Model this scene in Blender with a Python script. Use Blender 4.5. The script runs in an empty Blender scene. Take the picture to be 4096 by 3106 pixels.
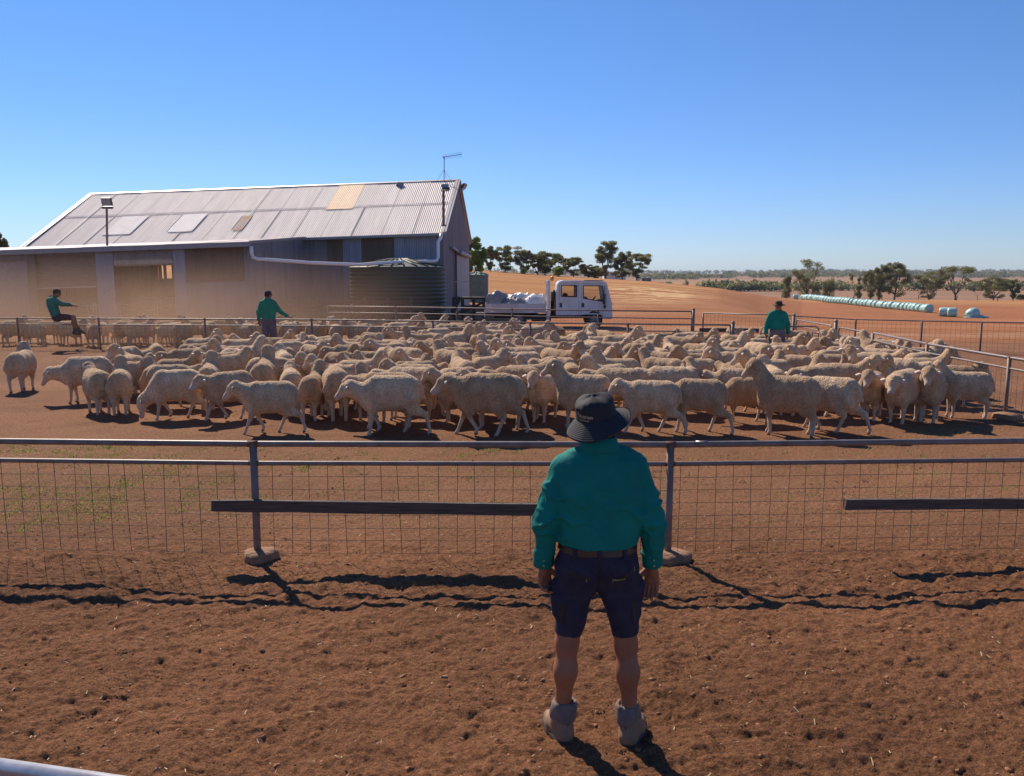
import bpy, math, random
import numpy as np
from mathutils import Vector, Matrix
from mathutils.bvhtree import BVHTree

SC = bpy.context.scene
COL = SC.collection
rad = math.radians
# ------------------------------------------------------------ camera
EYE = 2.39; PITCH = rad(7.73); FPX = 3300.0
cam = bpy.data.objects.new('camera', bpy.data.cameras.new('camera'))
COL.objects.link(cam)
cam.location = (0, 0, EYE); cam.rotation_euler = (rad(90) - PITCH, 0, 0)
cam.data.sensor_width = 36; cam.data.lens = 36 * FPX / 4096
cam.data.clip_start = 0.05; cam.data.clip_end = 20000
SC.camera = cam
# ------------------------------------------------------------ sky, sun, exposure
SUN = Vector((-.60, 1.01, 1.0)).normalized()
el = math.asin(SUN.z); az = math.atan2(SUN.x, SUN.y)
W = bpy.data.worlds.new("World"); SC.world = W; W.use_nodes = True
nt = W.node_tree; bg = nt.nodes['Background']
sky = nt.nodes.new('ShaderNodeTexSky'); sky.sky_type = 'NISHITA'; sky.sun_disc = False
sky.sun_elevation = el; sky.sun_rotation = az; sky.altitude = 300
sky.air_density = 1.0; sky.dust_density = 0.0; sky.ozone_density = 3.0
hsv = nt.nodes.new('ShaderNodeHueSaturation'); hsv.inputs['Saturation'].default_value = 1.18
tn = nt.nodes.new('ShaderNodeMix'); tn.data_type = 'RGBA'; tn.blend_type = 'MULTIPLY'; tn.inputs[0].default_value = 1; tn.inputs[7].default_value = (.93, .925, 1.07, 1)
nt.links.new(sky.outputs[0], tn.inputs[6]); nt.links.new(tn.outputs[2], hsv.inputs['Color']); 
wc = nt.nodes.new('ShaderNodeTexCoord'); wsp = nt.nodes.new('ShaderNodeSeparateXYZ'); nt.links.new(wc.outputs['Generated'], wsp.inputs[0])
wr = nt.nodes.new('ShaderNodeValToRGB'); nt.links.new(wsp.outputs[2], wr.inputs[0]); e_ = wr.color_ramp.elements
e_[0].position = 0.0; e_[0].color = (.60, .72, .92, 1); e_[1].position = .30; e_[1].color = (1, 1, 1, 1); q_ = e_.new(.10); q_.color = (.78, .87, 1.0, 1)
wm = nt.nodes.new('ShaderNodeMix'); wm.data_type = 'RGBA'; wm.blend_type = 'MULTIPLY'; wm.inputs[0].default_value = 1
nt.links.new(hsv.outputs[0], wm.inputs[6]); nt.links.new(wr.outputs[0], wm.inputs[7]); nt.links.new(wm.outputs[2], bg.inputs[0]); bg.inputs[1].default_value = 0.086
sun = bpy.data.lights.new('sun', 'SUN'); sun.energy = 5.0; sun.angle = rad(.55); sun.color = (1, .87, .71)
so = bpy.data.objects.new('sun', sun); COL.objects.link(so)
so.rotation_euler = (-SUN).to_track_quat('-Z', 'Y').to_euler()
vs = SC.view_settings; vs.view_transform = 'Standard'; vs.look = 'None'; vs.exposure = 0.42; vs.gamma = 1; vs.use_curve_mapping = False
SC.cycles.max_bounces = 6; SC.cycles.diffuse_bounces = 3; SC.cycles.volume_bounces = 1; SC.cycles.transparent_max_bounces = 12
SC.cycles.volume_step_rate = 1.0

# ------------------------------------------------------------ maths helpers
CT, ST = math.cos(PITCH), math.sin(PITCH)
def ray(px, py):
    u = (px - 2048) / FPX; v = (py - 1553) / FPX
    return Vector((u, CT - v * ST, -ST - v * CT))
def G(px, py, z=0.0):            # point of the photograph that lies at height z
    d = ray(px, py); t = (z - EYE) / d.z
    return Vector((d.x * t, d.y * t, z))
def A(px, py, y):                # point of the photograph that lies y metres ahead
    d = ray(px, py); t = y / d.y
    return Vector((d.x * t, y, EYE + d.z * t))
def GO(ox, oy, z=0.0): return G(ox * 1.8517, oy * 1.8517, z)

def _hash(ix, iy, iz, seed):
    with np.errstate(over='ignore'):
        h = ix.astype(np.uint32) * np.uint32(374761393) + iy.astype(np.uint32) * np.uint32(668265263) + iz.astype(np.uint32) * np.uint32(2147483647 & 1274126177) + np.uint32(seed * 977 + 13)
        h = (h ^ (h >> np.uint32(13))) * np.uint32(1274126177)
        h = h ^ (h >> np.uint32(16))
        h = h * np.uint32(2246822519); h = h ^ (h >> np.uint32(13))
    return h.astype(np.float32) / np.float32(4294967295.0)
def noise2(x, y, seed=0):
    x = np.asarray(x, np.float64); y = np.asarray(y, np.float64)
    xi = np.floor(x); yi = np.floor(y); fx = x - xi; fy = y - yi
    xi = xi.astype(np.int64); yi = yi.astype(np.int64); z = np.zeros_like(xi)
    fx = fx * fx * fx * (fx * (fx * 6 - 15) + 10); fy = fy * fy * fy * (fy * (fy * 6 - 15) + 10)
    a = _hash(xi, yi, z, seed); b = _hash(xi + 1, yi, z, seed); c = _hash(xi, yi + 1, z, seed); d = _hash(xi + 1, yi + 1, z, seed)
    return (a + (b - a) * fx) * (1 - fy) + (c + (d - c) * fx) * fy - .5
def noise3(x, y, z, seed=0):
    xi = np.floor(x); yi = np.floor(y); zi = np.floor(z); fx = x - xi; fy = y - yi; fz = z - zi
    xi = xi.astype(np.int64); yi = yi.astype(np.int64); zi = zi.astype(np.int64)
    fx = fx * fx * (3 - 2 * fx); fy = fy * fy * (3 - 2 * fy); fz = fz * fz * (3 - 2 * fz)
    r = 0
    for dz, wz in ((0, 1 - fz), (1, fz)):
        for dy, wy in ((0, 1 - fy), (1, fy)):
            for dx, wx in ((0, 1 - fx), (1, fx)):
                r = r + _hash(xi + dx, yi + dy, zi + dz, seed) * (wx * wy * wz)
    return r - .5
def fbm2(x, y, seed=0, oct=4, gain=.5):
    r = 0; a = 1
    for i in range(oct):
        r = r + noise2(x, y, seed + i * 7) * a; x = x * 2.03 + 3.1; y = y * 2.03 + 1.7; a *= gain
    return r
def sst(a, b, x):
    t = np.clip((x - a) / (b - a), 0, 1); return t * t * (3 - 2 * t)

# ------------------------------------------------------------ terrain height
_T = [-9, -1, -.3, -.036, .085, .167, .25, .30, .35, .55, 9]
_CZ = [5.5, 5.2, 4.8, 3.6, 2.1, 1.25, -.2, -1.9, -3.1, -3.4, -3.4]
_D = [-9, 0.1, .2, .30, .35, 9]
_DE = [170, 170, 165, 125, 112, 112]
def T(x, y):
    x = np.asarray(x, np.float64); y = np.asarray(y, np.float64)
    t = x / np.maximum(y, 5.0)
    zc = np.interp(t, _T, _CZ); de = np.interp(t, _D, _DE); ds = np.interp(t, [-9, .12, .4, 9], [60, 50, 24, 24])
    k = np.clip((y - ds) / (de - ds), 0, 1); k = np.where(zc > 0, sst(0, 1, k) * .5 + k * .5, sst(0, 1, k) * .6 + k * .4)
    z = zc * k
    back = np.interp(y, [0, 195, 212, 235, 320, 450, 700, 1200, 2500, 6000], [0, -3.2, -4.4, -5.1, -6.2, -5.6, -4.7, -.8, 9.5, 16])
    w = sst(178, 240, y)
    z = z * (1 - w) + back * w
    z = z + w * 1.2 * noise2(x / 180, y / 150, 5) * np.clip((y - 240) / 400, 0, 3)
    z = z + sst(50, 120, y) * .25 * noise2(x / 25, y / 18, 9)
    return z
def Tz(x, y): return float(T(x, y))

# ------------------------------------------------------------ materials
def new_mat(name):
    m = bpy.data.materials.new(name); m.use_nodes = True
    return m, m.node_tree.nodes, m.node_tree.links, m.node_tree.nodes['Principled BSDF']
def mat(name, col, rough=.7, metal=0.0, var=.0, vscale=4.0, col2=None, bump=0.0, bscale=40.0, stretch=(1, 1, 1), spec=.5, attr=None, sheen=0.0, dust=None, emit=None):
    """procedural surface: base colour broken up by noise (towards col2), noise bump, optional dusty lower parts colour"""
    m, N, L, P = new_mat(name)
    P.inputs['Roughness'].default_value = rough; P.inputs['Metallic'].default_value = metal
    P.inputs['Specular IOR Level'].default_value = spec
    tc = N.new('ShaderNodeTexCoord'); mp = N.new('ShaderNodeMapping'); mp.inputs['Scale'].default_value = stretch
    L.new(tc.outputs['Object'], mp.inputs[0])
    out = None
    if attr:
        a = N.new('ShaderNodeVertexColor'); a.layer_name = attr; out = a.outputs[0]
    if col2 is None: col2 = tuple(c * (1 - var) for c in col)
    n = N.new('ShaderNodeTexNoise'); n.inputs['Scale'].default_value = vscale; n.inputs['Detail'].default_value = 6; n.inputs['Roughness'].default_value = .62
    L.new(mp.outputs[0], n.inputs['Vector'])
    r = N.new('ShaderNodeValToRGB'); r.color_ramp.elements[0].position = .34; r.color_ramp.elements[1].position = .66
    r.color_ramp.elements[0].color = (*col2, 1); r.color_ramp.elements[1].color = (*col, 1)
    L.new(n.outputs['Fac'], r.inputs[0])
    if out is not None:
        mx = N.new('ShaderNodeMix'); mx.data_type = 'RGBA'; mx.blend_type = 'MULTIPLY'; mx.inputs[0].default_value = 1
        L.new(out, mx.inputs[6]); L.new(r.outputs[0], mx.inputs[7]); out = mx.outputs[2]
    else: out = r.outputs[0]
    L.new(out, P.inputs['Base Color'])
    if bump:
        b = N.new('ShaderNodeBump'); b.inputs['Strength'].default_value = 1; b.inputs['Distance'].default_value = bump
        n2 = N.new('ShaderNodeTexNoise'); n2.inputs['Scale'].default_value = bscale; n2.inputs['Detail'].default_value = 5
        L.new(mp.outputs[0], n2.inputs['Vector']); L.new(n2.outputs['Fac'], b.inputs['Height']); L.new(b.outputs[0], P.inputs['Normal'])
    if sheen: P.inputs['Sheen Weight'].default_value = sheen
    if emit: P.inputs['Emission Color'].default_value = (*emit[0], 1); P.inputs['Emission Strength'].default_value = emit[1]
    return m

def leafmat(nm, c, c2, tr=.25):
    m, N, L, P = new_mat(nm); P.inputs['Roughness'].default_value = .6; P.inputs['Specular IOR Level'].default_value = .3
    g = N.new('ShaderNodeNewGeometry'); n = N.new('ShaderNodeTexNoise'); n.inputs['Scale'].default_value = .5; n.inputs['Detail'].default_value = 3; L.new(g.outputs['Position'], n.inputs['Vector'])
    ad = N.new('ShaderNodeMath'); ad.operation = 'MULTIPLY_ADD'; ad.inputs[1].default_value = .5; L.new(g.outputs['Random Per Island'], ad.inputs[0])
    mu = N.new('ShaderNodeMath'); mu.operation = 'MULTIPLY'; mu.inputs[1].default_value = .55; L.new(n.outputs['Fac'], mu.inputs[0]); L.new(mu.outputs[0], ad.inputs[2])
    r = N.new('ShaderNodeValToRGB'); r.color_ramp.elements[0].position = .2; r.color_ramp.elements[1].position = .85; r.color_ramp.elements[0].color = (*c2, 1); r.color_ramp.elements[1].color = (*c, 1)
    L.new(ad.outputs[0], r.inputs[0]); L.new(r.outputs[0], P.inputs['Base Color'])
    t = N.new('ShaderNodeBsdfTranslucent'); L.new(r.outputs[0], t.inputs[0]); mx = N.new('ShaderNodeMixShader'); mx.inputs[0].default_value = tr
    L.new(P.outputs[0], mx.inputs[1]); L.new(t.outputs[0], mx.inputs[2]); L.new(mx.outputs[0], N['Material Output'].inputs[0]); return m

# ------------------------------------------------------------ object helpers
def wloc(o):
    v = Vector((0, 0, 0))
    while o is not None: v = v + o.location; o = o.parent
    return v
def tag(o, label=None, cat=None, group=None, kind=None):
    if label: o['label'] = label
    if cat: o['category'] = cat
    if group: o['group'] = group
    if kind: o['kind'] = kind
    return o
def thing(name, label, cat, loc=(0, 0, 0), group=None, rz=0):
    o = bpy.data.objects.new(name, None); COL.objects.link(o); o.empty_display_size = .2
    o.location = loc; o.rotation_euler = (0, 0, rz)
    return tag(o, label, cat, group)
def meshobj(name, verts, faces, mats, parent=None, smooth=False, midx=None, local=False):
    me = bpy.data.meshes.new(name)
    verts = np.asarray(verts, np.float64).reshape(-1, 3)
    if parent is not None and not local: verts = verts - np.array(wloc(parent))
    if isinstance(faces, np.ndarray) and faces.ndim == 2:
        nf, k = faces.shape
        me.vertices.add(len(verts)); me.vertices.foreach_set('co', verts.astype(np.float32).ravel())
        me.loops.add(nf * k); me.loops.foreach_set('vertex_index', faces.astype(np.int32).ravel())
        me.polygons.add(nf); me.polygons.foreach_set('loop_start', np.arange(0, nf * k, k, dtype=np.int32))
        me.polygons.foreach_set('loop_total', np.full(nf, k, np.int32)); me.update(calc_edges=True)
    else:
        me.from_pydata([tuple(v) for v in verts], [], [tuple(int(i) for i in f) for f in faces])
    if not isinstance(mats, (list, tuple)): mats = [mats]
    for m in mats: me.materials.append(m)
    if midx is not None: me.polygons.foreach_set('material_index', np.asarray(midx, np.int32))
    if smooth is not None: me.polygons.foreach_set('use_smooth', np.full(len(me.polygons), bool(smooth)))
    me.update()
    o = bpy.data.objects.new(name, me); COL.objects.link(o)
    if parent is not None: o.parent = parent
    return o
class MB:
    def __init__(s): s.v = []; s.f = []; s.m = []; s.cur = 0
    def add(s, vs, fs):
        b = len(s.v); s.v += [tuple(v) for v in vs]; s.f += [tuple(b + i for i in f) for f in fs]; s.m += [s.cur] * len(fs)
    def box(s, c, sz, ax=None, bevel=0.0):
        c = Vector(c); ax = ax or (Vector((1, 0, 0)), Vector((0, 1, 0)), Vector((0, 0, 1)))
        h = [d / 2 for d in sz]; b = min(bevel, min(h) * .95)
        if b <= 0:
            vs = [c + ax[0] * (sx * h[0]) + ax[1] * (sy * h[1]) + ax[2] * (sz_ * h[2]) for sx in (-1, 1) for sy in (-1, 1) for sz_ in (-1, 1)]
            s.add(vs, [(0, 1, 3, 2), (4, 6, 7, 5), (0, 4, 5, 1), (2, 3, 7, 6), (0, 2, 6, 4), (1, 5, 7, 3)]); return
        vs = []; idx = {}
        for sx in (-1, 1):
            for sy in (-1, 1):
                for sz_ in (-1, 1):
                    for k in range(3):
                        o = [sx * h[0], sy * h[1], sz_ * h[2]]
                        for j, sg in enumerate((sx, sy, sz_)):
                            if j != k: o[j] -= sg * b
                        idx[(sx, sy, sz_, k)] = len(vs); vs.append(c + ax[0] * o[0] + ax[1] * o[1] + ax[2] * o[2])
        fs = []
        for k in range(3):
            a1, a2 = [j for j in range(3) if j != k]
            for sg in (-1, 1):
                q = []
                for (p, r) in ((-1, -1), (1, -1), (1, 1), (-1, 1)):
                    t = [0, 0, 0]; t[k] = sg; t[a1] = p; t[a2] = r; q.append(idx[(*t, k)])
                fs.append(q if (sg > 0) == (k != 1) else q[::-1])
        for k in range(3):
            a1, a2 = [j for j in range(3) if j != k]
            for p in (-1, 1):
                for r in (-1, 1):
                    q = []
                    for sg, kk in ((-1, a1), (1, a1), (1, a2), (-1, a2)):
                        t = [0, 0, 0]; t[k] = sg; t[a1] = p; t[a2] = r; q.append(idx[(*t, kk)])
                    fs.append(q)
        for sx in (-1, 1):
            for sy in (-1, 1):
                for sz_ in (-1, 1): fs.append([idx[(sx, sy, sz_, k)] for k in range(3)])
        s.add(vs, fs)
    def beam(s, p0, p1, w, h, up=(0, 0, 1), bevel=0.0):
        p0 = Vector(p0); p1 = Vector(p1); d = p1 - p0; L = d.length; d.normalize()
        sd = d.cross(Vector(up)); sd.normalize(); u = sd.cross(d)
        s.box((p0 + p1) / 2, (L, w, h), (d, sd, u), bevel)
    def tube(s, pts, r, n=8, caps=True):
        pts = [Vector(p) for p in pts]; rr = r if isinstance(r, (list, tuple)) else [r] * len(pts)
        rings = []; pu = None
        for i, p in enumerate(pts):
            d = (pts[min(i + 1, len(pts) - 1)] - pts[max(i - 1, 0)]).normalized()
            if pu is None: pu = d.orthogonal().normalized() if abs(d.z) > .9 else d.cross(Vector((0, 0, 1))).normalized()
            a = (pu - d * pu.dot(d)).normalized(); b = d.cross(a); pu = a
            rings.append([p + (a * math.cos(2 * math.pi * k / n) + b * math.sin(2 * math.pi * k / n)) * rr[i] for k in range(n)])
        vs = [v for rg in rings for v in rg]; fs = []
        for i in range(len(pts) - 1):
            for k in range(n): fs.append((i * n + k, i * n + (k + 1) % n, (i + 1) * n + (k + 1) % n, (i + 1) * n + k))
        if caps: fs.append(tuple(range(n))[::-1]); fs.append(tuple((len(pts) - 1) * n + k for k in range(n)))
        s.add(vs, fs)
    def lathe(s, prof, n=32, c=(0, 0, 0), ax=None, wob=None):
        c = Vector(c); ax = ax or (Vector((1, 0, 0)), Vector((0, 1, 0)), Vector((0, 0, 1)))
        vs = []
        for i, (r, z) in enumerate(prof):
            for k in range(n):
                a = 2 * math.pi * k / n; q = wob(i, a) if wob else 1
                vs.append(c + ax[0] * (r * q * math.cos(a)) + ax[1] * (r * q * math.sin(a)) + ax[2] * z)
        fs = [(i * n + k, i * n + (k + 1) % n, (i + 1) * n + (k + 1) % n, (i + 1) * n + k) for i in range(len(prof) - 1) for k in range(n)]
        s.add(vs, fs)
    def blob(s, c, r, seed=0, amp=.2, n=8, sq=.6):
        c = Vector(c); rnd = random.Random(seed); vs = []; ph = [rnd.uniform(0, 6) for _ in range(4)]
        for i in range(n // 2 + 1):
            th = math.pi * i / (n // 2)
            for k in range(n):
                a = 2 * math.pi * k / n; q = 1 + amp * (math.sin(2 * a + ph[0] + th) + .6 * math.sin(3 * a + ph[1]) + .5 * math.sin(3 * th + ph[2]))
                vs.append(c + Vector((math.sin(th) * math.cos(a), math.sin(th) * math.sin(a), math.cos(th) * sq)) * r * q)
        s.add(vs, [(i * n + k, (i + 1) * n + k, (i + 1) * n + (k + 1) % n, i * n + (k + 1) % n) for i in range(n // 2) for k in range(n)])
    def build(s, name, mats, parent=None, smooth=False, local=False):
        return meshobj(name, s.v, s.f, mats, parent, smooth, s.m if isinstance(mats, (list, tuple)) else None, local)
def copy_tree(o, parent=None):
    c = o.copy(); COL.objects.link(c); c.parent = parent
    for ch in list(o.children): copy_tree(ch, c)
    return c

# ------------------------------------------------------------ signed distance modelling
def V3(p): return np.array(p, np.float32)
class SDF:
    """smooth union of round cones and ellipsoids sampled on a grid, turned into a quad mesh by surface nets"""
    def __init__(s): s.pr = []
    def rc(s, a, b, r1, r2, k=.03, t=0): s.pr.append(('c', V3(a), V3(b), r1, r2, k, t)); return s
    def el(s, c, r, k=.03, t=0, R=None): s.pr.append(('e', V3(c), V3(r), R, 0, k, t)); return s
    def fn(s, f, k=.0, t=0): s.pr.append(('f', f, None, 0, 0, k, t)); return s
    def ev(s, P, want_tag=False):
        D = None; TG = None
        for (ty, a, b, r1, r2, k, t) in s.pr:
            if ty == 'c':
                pa = P - a; ba = b - a; h = np.clip((pa @ ba) / max(float(ba @ ba), 1e-9), 0, 1)
                d = np.sqrt(((pa - h[:, None] * ba) ** 2).sum(1)) - (r1 + (r2 - r1) * h)
            elif ty == 'e':
                q = P - a
                if r1 is not None: q = q @ np.array(r1, np.float32)
                k0 = np.sqrt(((q / b) ** 2).sum(1)); k1 = np.sqrt(((q / (b * b)) ** 2).sum(1))
                d = k0 * (k0 - 1) / np.maximum(k1, 1e-6)
            else: d = a(P, D)
            if ty == 'f' and k == 0 and D is not None and t == -1: D = d; continue
            if D is None: D = d; TG = np.full(len(P), float(t), np.float32)
            else:
                h = np.clip(.5 + .5 * (D - d) / max(k, 1e-6), 0, 1)
                D = D * (1 - h) + d * h - k * h * (1 - h)
                TG = TG * (1 - h) + t * h
        return (D, TG) if want_tag else D
    def mesh(s, lo, hi, h, want_tag=False):
        lo = np.array(lo, float); n = [int(math.ceil((hi[i] - lo[i]) / h)) + 1 for i in range(3)]
        ax = [(lo[i] + h * np.arange(n[i])).astype(np.float32) for i in range(3)]
        X, Y, Z = np.meshgrid(*ax, indexing='ij'); P = np.stack([X.ravel(), Y.ravel(), Z.ravel()], 1)
        D = np.concatenate([s.ev(P[i:i + 200000]) for i in range(0, len(P), 200000)]).reshape(n)
        v, f = snets(D, lo, h)
        if want_tag: return v, f, s.ev(v.astype(np.float32), True)[1]
        return v, f
def snets(D, lo, h):
    S = D < 0; n = D.shape
    c = np.zeros([d - 1 for d in n], np.int8)
    for i in (0, 1):
        for j in (0, 1):
            for k in (0, 1): c += S[i:n[0] - 1 + i, j:n[1] - 1 + j, k:n[2] - 1 + k]
    act = (c > 0) & (c < 8); I = np.argwhere(act); idx = np.full(act.shape, -1, np.int64); idx[act] = np.arange(len(I))
    pos = np.zeros((len(I), 3)); cnt = np.zeros(len(I))
    cs = [(i, j, k) for i in (0, 1) for j in (0, 1) for k in (0, 1)]
    for a in cs:
        for ax in range(3):
            if a[ax]: continue
            b = list(a); b[ax] = 1
            da = D[I[:, 0] + a[0], I[:, 1] + a[1], I[:, 2] + a[2]]; db = D[I[:, 0] + b[0], I[:, 1] + b[1], I[:, 2] + b[2]]
            cr = (da < 0) != (db < 0); t = np.where(cr, da / np.where(cr, da - db, 1), 0)
            p = np.array(a, float)[None].repeat(len(I), 0); p[:, ax] += t
            pos += p * cr[:, None]; cnt += cr
    V = (I + pos / np.maximum(cnt, 1)[:, None]) * h + lo
    F = []
    for ax in range(3):
        o = [i for i in range(3) if i != ax]
        sl0 = [slice(None)] * 3; sl1 = [slice(None)] * 3; sl0[ax] = slice(0, -1); sl1[ax] = slice(1, None)
        for q in o: sl0[q] = slice(1, -1); sl1[q] = slice(1, -1)
        a = S[tuple(sl0)]; b = S[tuple(sl1)]; E = np.argwhere(a != b)
        if not len(E): continue
        sg = a[E[:, 0], E[:, 1], E[:, 2]]; base = E.copy()
        for q in o: base[:, q] += 1
        def cell(d0, d1):
            t = base.copy(); t[:, o[0]] += d0; t[:, o[1]] += d1; return idx[t[:, 0], t[:, 1], t[:, 2]]
        q = np.stack([cell(-1, -1), cell(0, -1), cell(0, 0), cell(-1, 0)], 1)
        flip = sg if ax != 1 else ~sg
        q[~flip] = q[~flip][:, ::-1]; F.append(q)
    F = np.concatenate(F); F = F[(F >= 0).all(1)]
    return V, F
def color_attr(me, name, cols):
    a = me.color_attributes.new(name, 'FLOAT_COLOR', 'POINT'); c = np.ones((len(me.vertices), 4), np.float32); c[:, :3] = cols
    a.data.foreach_set('color', c.ravel())
# ============================================================ GROUND
def make_ground():
    t = np.concatenate([-np.geomspace(14, .76, 26)[:-1], np.linspace(-.74, .74, 700), np.geomspace(.76, 14, 26)[1:]])
    y = np.concatenate([np.linspace(-14, .6, 24), np.arange(.8, 2.4, .03), np.geomspace(2.4, 9, 460), np.geomspace(9.03, 45, 300)[:], np.geomspace(45.3, 330, 230), np.geomspace(335, 9000, 90)])
    s = np.maximum(y + 2.5, 1.6)
    Xg = np.clip(t[None, :] * s[:, None], -7000, 7000); Yg = np.repeat(y[:, None], len(t), 1)
    Z = T(Xg, Yg)
    near = sst(16, 7, Yg) * sst(-3, 1.5, Yg)
    # churned dirt: hoof prints, low mounds and clods in front of and under the near fence
    lump = fbm2(Xg / .42, Yg / .30, 11, 3) * .040 + fbm2(Xg / .12, Yg / .10, 23, 4, .60) * .022
    cl = np.clip(noise2(Xg / .032, Yg / .03, 37) - .1, 0, 1) * .018 + np.clip(noise2(Xg / .06, Yg / .055, 41) - .3, 0, 1) * .03 + (.5 - np.abs(fbm2(Xg / .062, Yg / .055, 47, 3, .6))) * .016 + noise2(Xg / .035, Yg / .03, 49) * .012
    dent = np.clip(noise2(Xg / .2, Yg / .16, 53) - .26, 0, 1) * -.04
    soft = sst(7.6, 6.6, Yg)
    Z = Z + near * ((lump + dent) * (.35 + .65 * soft) + cl * (.5 + .5 * soft) + .025 * soft * np.exp(-((Yg - 6.35) / .3) ** 2))
    mid = sst(7, 12, Yg) * sst(60, 28, Yg)
    Z = Z + mid * (fbm2(Xg / .7, Yg / .5, 61, 4) * .035)
    # colour of the soil itself, region by region
    def c(r, g, b): return np.array([r, g, b])
    tt = Xg / np.maximum(Yg, 3)
    n1 = fbm2(Xg / 1.7, Yg / 1.5, 71, 4)[..., None]; n2 = fbm2(Xg / 9, Yg / 5, 73, 4)[..., None]; n3 = fbm2(Xg / 40, Yg / 14, 75, 4)[..., None]
    soil = c(.245, .117, .060) * (1 + .34 * n1) + c(.03, .012, .004) * n2
    yard = c(.265, .135, .074) * (1 + .25 * n1)
    w = (sst(6.5, 8.5, Yg) * sst(45, 30, Yg))[..., None]
    C = soil * (1 - w) + yard * w
    # pale dusty vehicle track behind the yards
    tr = (np.exp(-((Yg - 37 - .1 * Xg) / 2.6) ** 2) * .55)[..., None] * (1 + n1)
    bare = c(.35, .150, .064) * (1 + .14 * n2 + .10 * n1)
    w = sst(29, 36, Yg)[..., None]; C = C * (1 - w) + bare * w
    C = C * (1 - np.clip(tr, 0, 1)) + c(.46, .29, .19) * np.clip(tr, 0, 1)
    # faint wheel ruts sweeping across the bare ground
    for k, (a, b) in enumerate(((62, .25), (75, -.1), (92, .12), (50, .3))):
        q = (np.exp(-((Yg - a - b * Xg + 3 * np.sin(Xg / 30 + k)) / (1.2 + .01 * Yg)) ** 2) * .35)[..., None]
        C = C * (1 - q) + c(.45, .27, .16) * q
    # orange stubble hill on the left, straw lying on its near slope
    edge = 83 + 26 * sst(.02, .16, tt) + 34 * sst(.14, .27, tt) + 6 * n3[..., 0]
    w = (sst(-3, 5, Yg - edge) * sst(.30, .24, tt))[..., None]
    hill = c(.42, .205, .075) * (1 + .16 * n3 + .12 * n2 + .1 * np.sin(Yg / 2.2 + n2[..., 0] * 3)[..., None])
    C = C * (1 - w) + hill * w
    st = ((noise2(Xg / 6, Yg / 2.2, 81) + noise2(Xg / 1.1, Yg / 1.1, 83) * .7) > -.02) * np.exp(-(((tt - .165) / .055) ** 2)) * np.exp(-(((Yg - 97) / 22) ** 2)) 
    st = np.clip(st * 1.5, 0, .8)[..., None]; C = C * (1 - st) + c(.66, .47, .24) * st
    for q0 in (128, 140, 151):
        q = (np.exp(-((Yg - q0 - 18 * (tt - .1) + 2 * n3[..., 0]) / 1.3) ** 2) * .5 * sst(.05, .1, tt) * sst(.3, .2, tt))[..., None]
        C = C * (1 - q) + c(.66, .46, .25) * q
    # tan strip behind the bales
    w = (sst(-8, 8, Yg - (172 + 60 * (0.45 - tt))) * sst(.30, .36, tt))[..., None]
    C = C * (1 - w) + c(.42, .22, .09) * (1 + .2 * n2) * w
    # grey mauve ploughed field with drill lines, further paddocks paler
    w = sst(240, 262, Yg)[..., None] * sst(-.6, -.2, tt)[..., None]
    f2 = c(.31, .19, .12) * (1 + .12 * n3 + .13 * np.sin(Yg / 2.6)[..., None] * sst(500, 300, Yg)[..., None])
    C = C * (1 - w) + f2 * w
    w = sst(455, 480, Yg)[..., None]; C = C * (1 - w) + c(.38, .22, .11) * (1 + .2 * n3) * w
    w = (sst(900, 950, Yg + 200 * noise2(Xg / 300, Yg / 300, 91)))[..., None]; C = C * (1 - w) + c(.30, .19, .11) * (1 + .3 * fbm2(Xg / 260, Yg / 200, 93, 3)[..., None]) * w
    ny, nx = Z.shape; I = np.arange(ny * nx).reshape(ny, nx)
    F = np.stack([I[:-1, :-1], I[:-1, 1:], I[1:, 1:], I[1:, :-1]], -1).reshape(-1, 4)
    m, N, L, P = new_mat('soil'); P.inputs['Roughness'].default_value = .95; P.inputs['Specular IOR Level'].default_value = .12
    a = N.new('ShaderNodeVertexColor'); a.layer_name = 'tone'
    geo = N.new('ShaderNodeNewGeometry')
    n = N.new('ShaderNodeTexNoise'); n.inputs['Scale'].default_value = 26; n.inputs['Detail'].default_value = 8; n.inputs['Roughness'].default_value = .7
    L.new(geo.outputs['Position'], n.inputs['Vector'])
    r = N.new('ShaderNodeValToRGB'); r.color_ramp.elements[0].position = .3; r.color_ramp.elements[1].position = .68
    r.color_ramp.elements[0].color = (.55, .52, .50, 1); r.color_ramp.elements[1].color = (1.3, 1.27, 1.24, 1); L.new(n.outputs['Fac'], r.inputs[0])
    mx = N.new('ShaderNodeMix'); mx.data_type = 'RGBA'; mx.blend_type = 'MULTIPLY'; mx.inputs[0].default_value = 1
    L.new(a.outputs[0], mx.inputs[6]); L.new(r.outputs[0], mx.inputs[7])
    # scattered dark dung specks
    v = N.new('ShaderNodeTexVoronoi'); v.inputs['Scale'].default_value = 24; L.new(geo.outputs['Position'], v.inputs['Vector'])
    r2 = N.new('ShaderNodeValToRGB'); r2.color_ramp.elements[0].position = .10; r2.color_ramp.elements[1].position = .17
    r2.color_ramp.elements[0].color = (.42, .36, .34, 1); r2.color_ramp.elements[1].color = (1, 1, 1, 1); L.new(v.outputs['Distance'], r2.inputs[0])
    mx2 = N.new('ShaderNodeMix'); mx2.data_type = 'RGBA'; mx2.blend_type = 'MULTIPLY'; mx2.inputs[0].default_value = .3
    L.new(mx.outputs[2], mx2.inputs[6]); L.new(r2.outputs[0], mx2.inputs[7]); 
    nf_ = N.new('ShaderNodeTexNoise'); nf_.inputs['Scale'].default_value = 95; nf_.inputs['Detail'].default_value = 4; nf_.inputs['Roughness'].default_value = .7; L.new(geo.outputs['Position'], nf_.inputs['Vector'])
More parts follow.
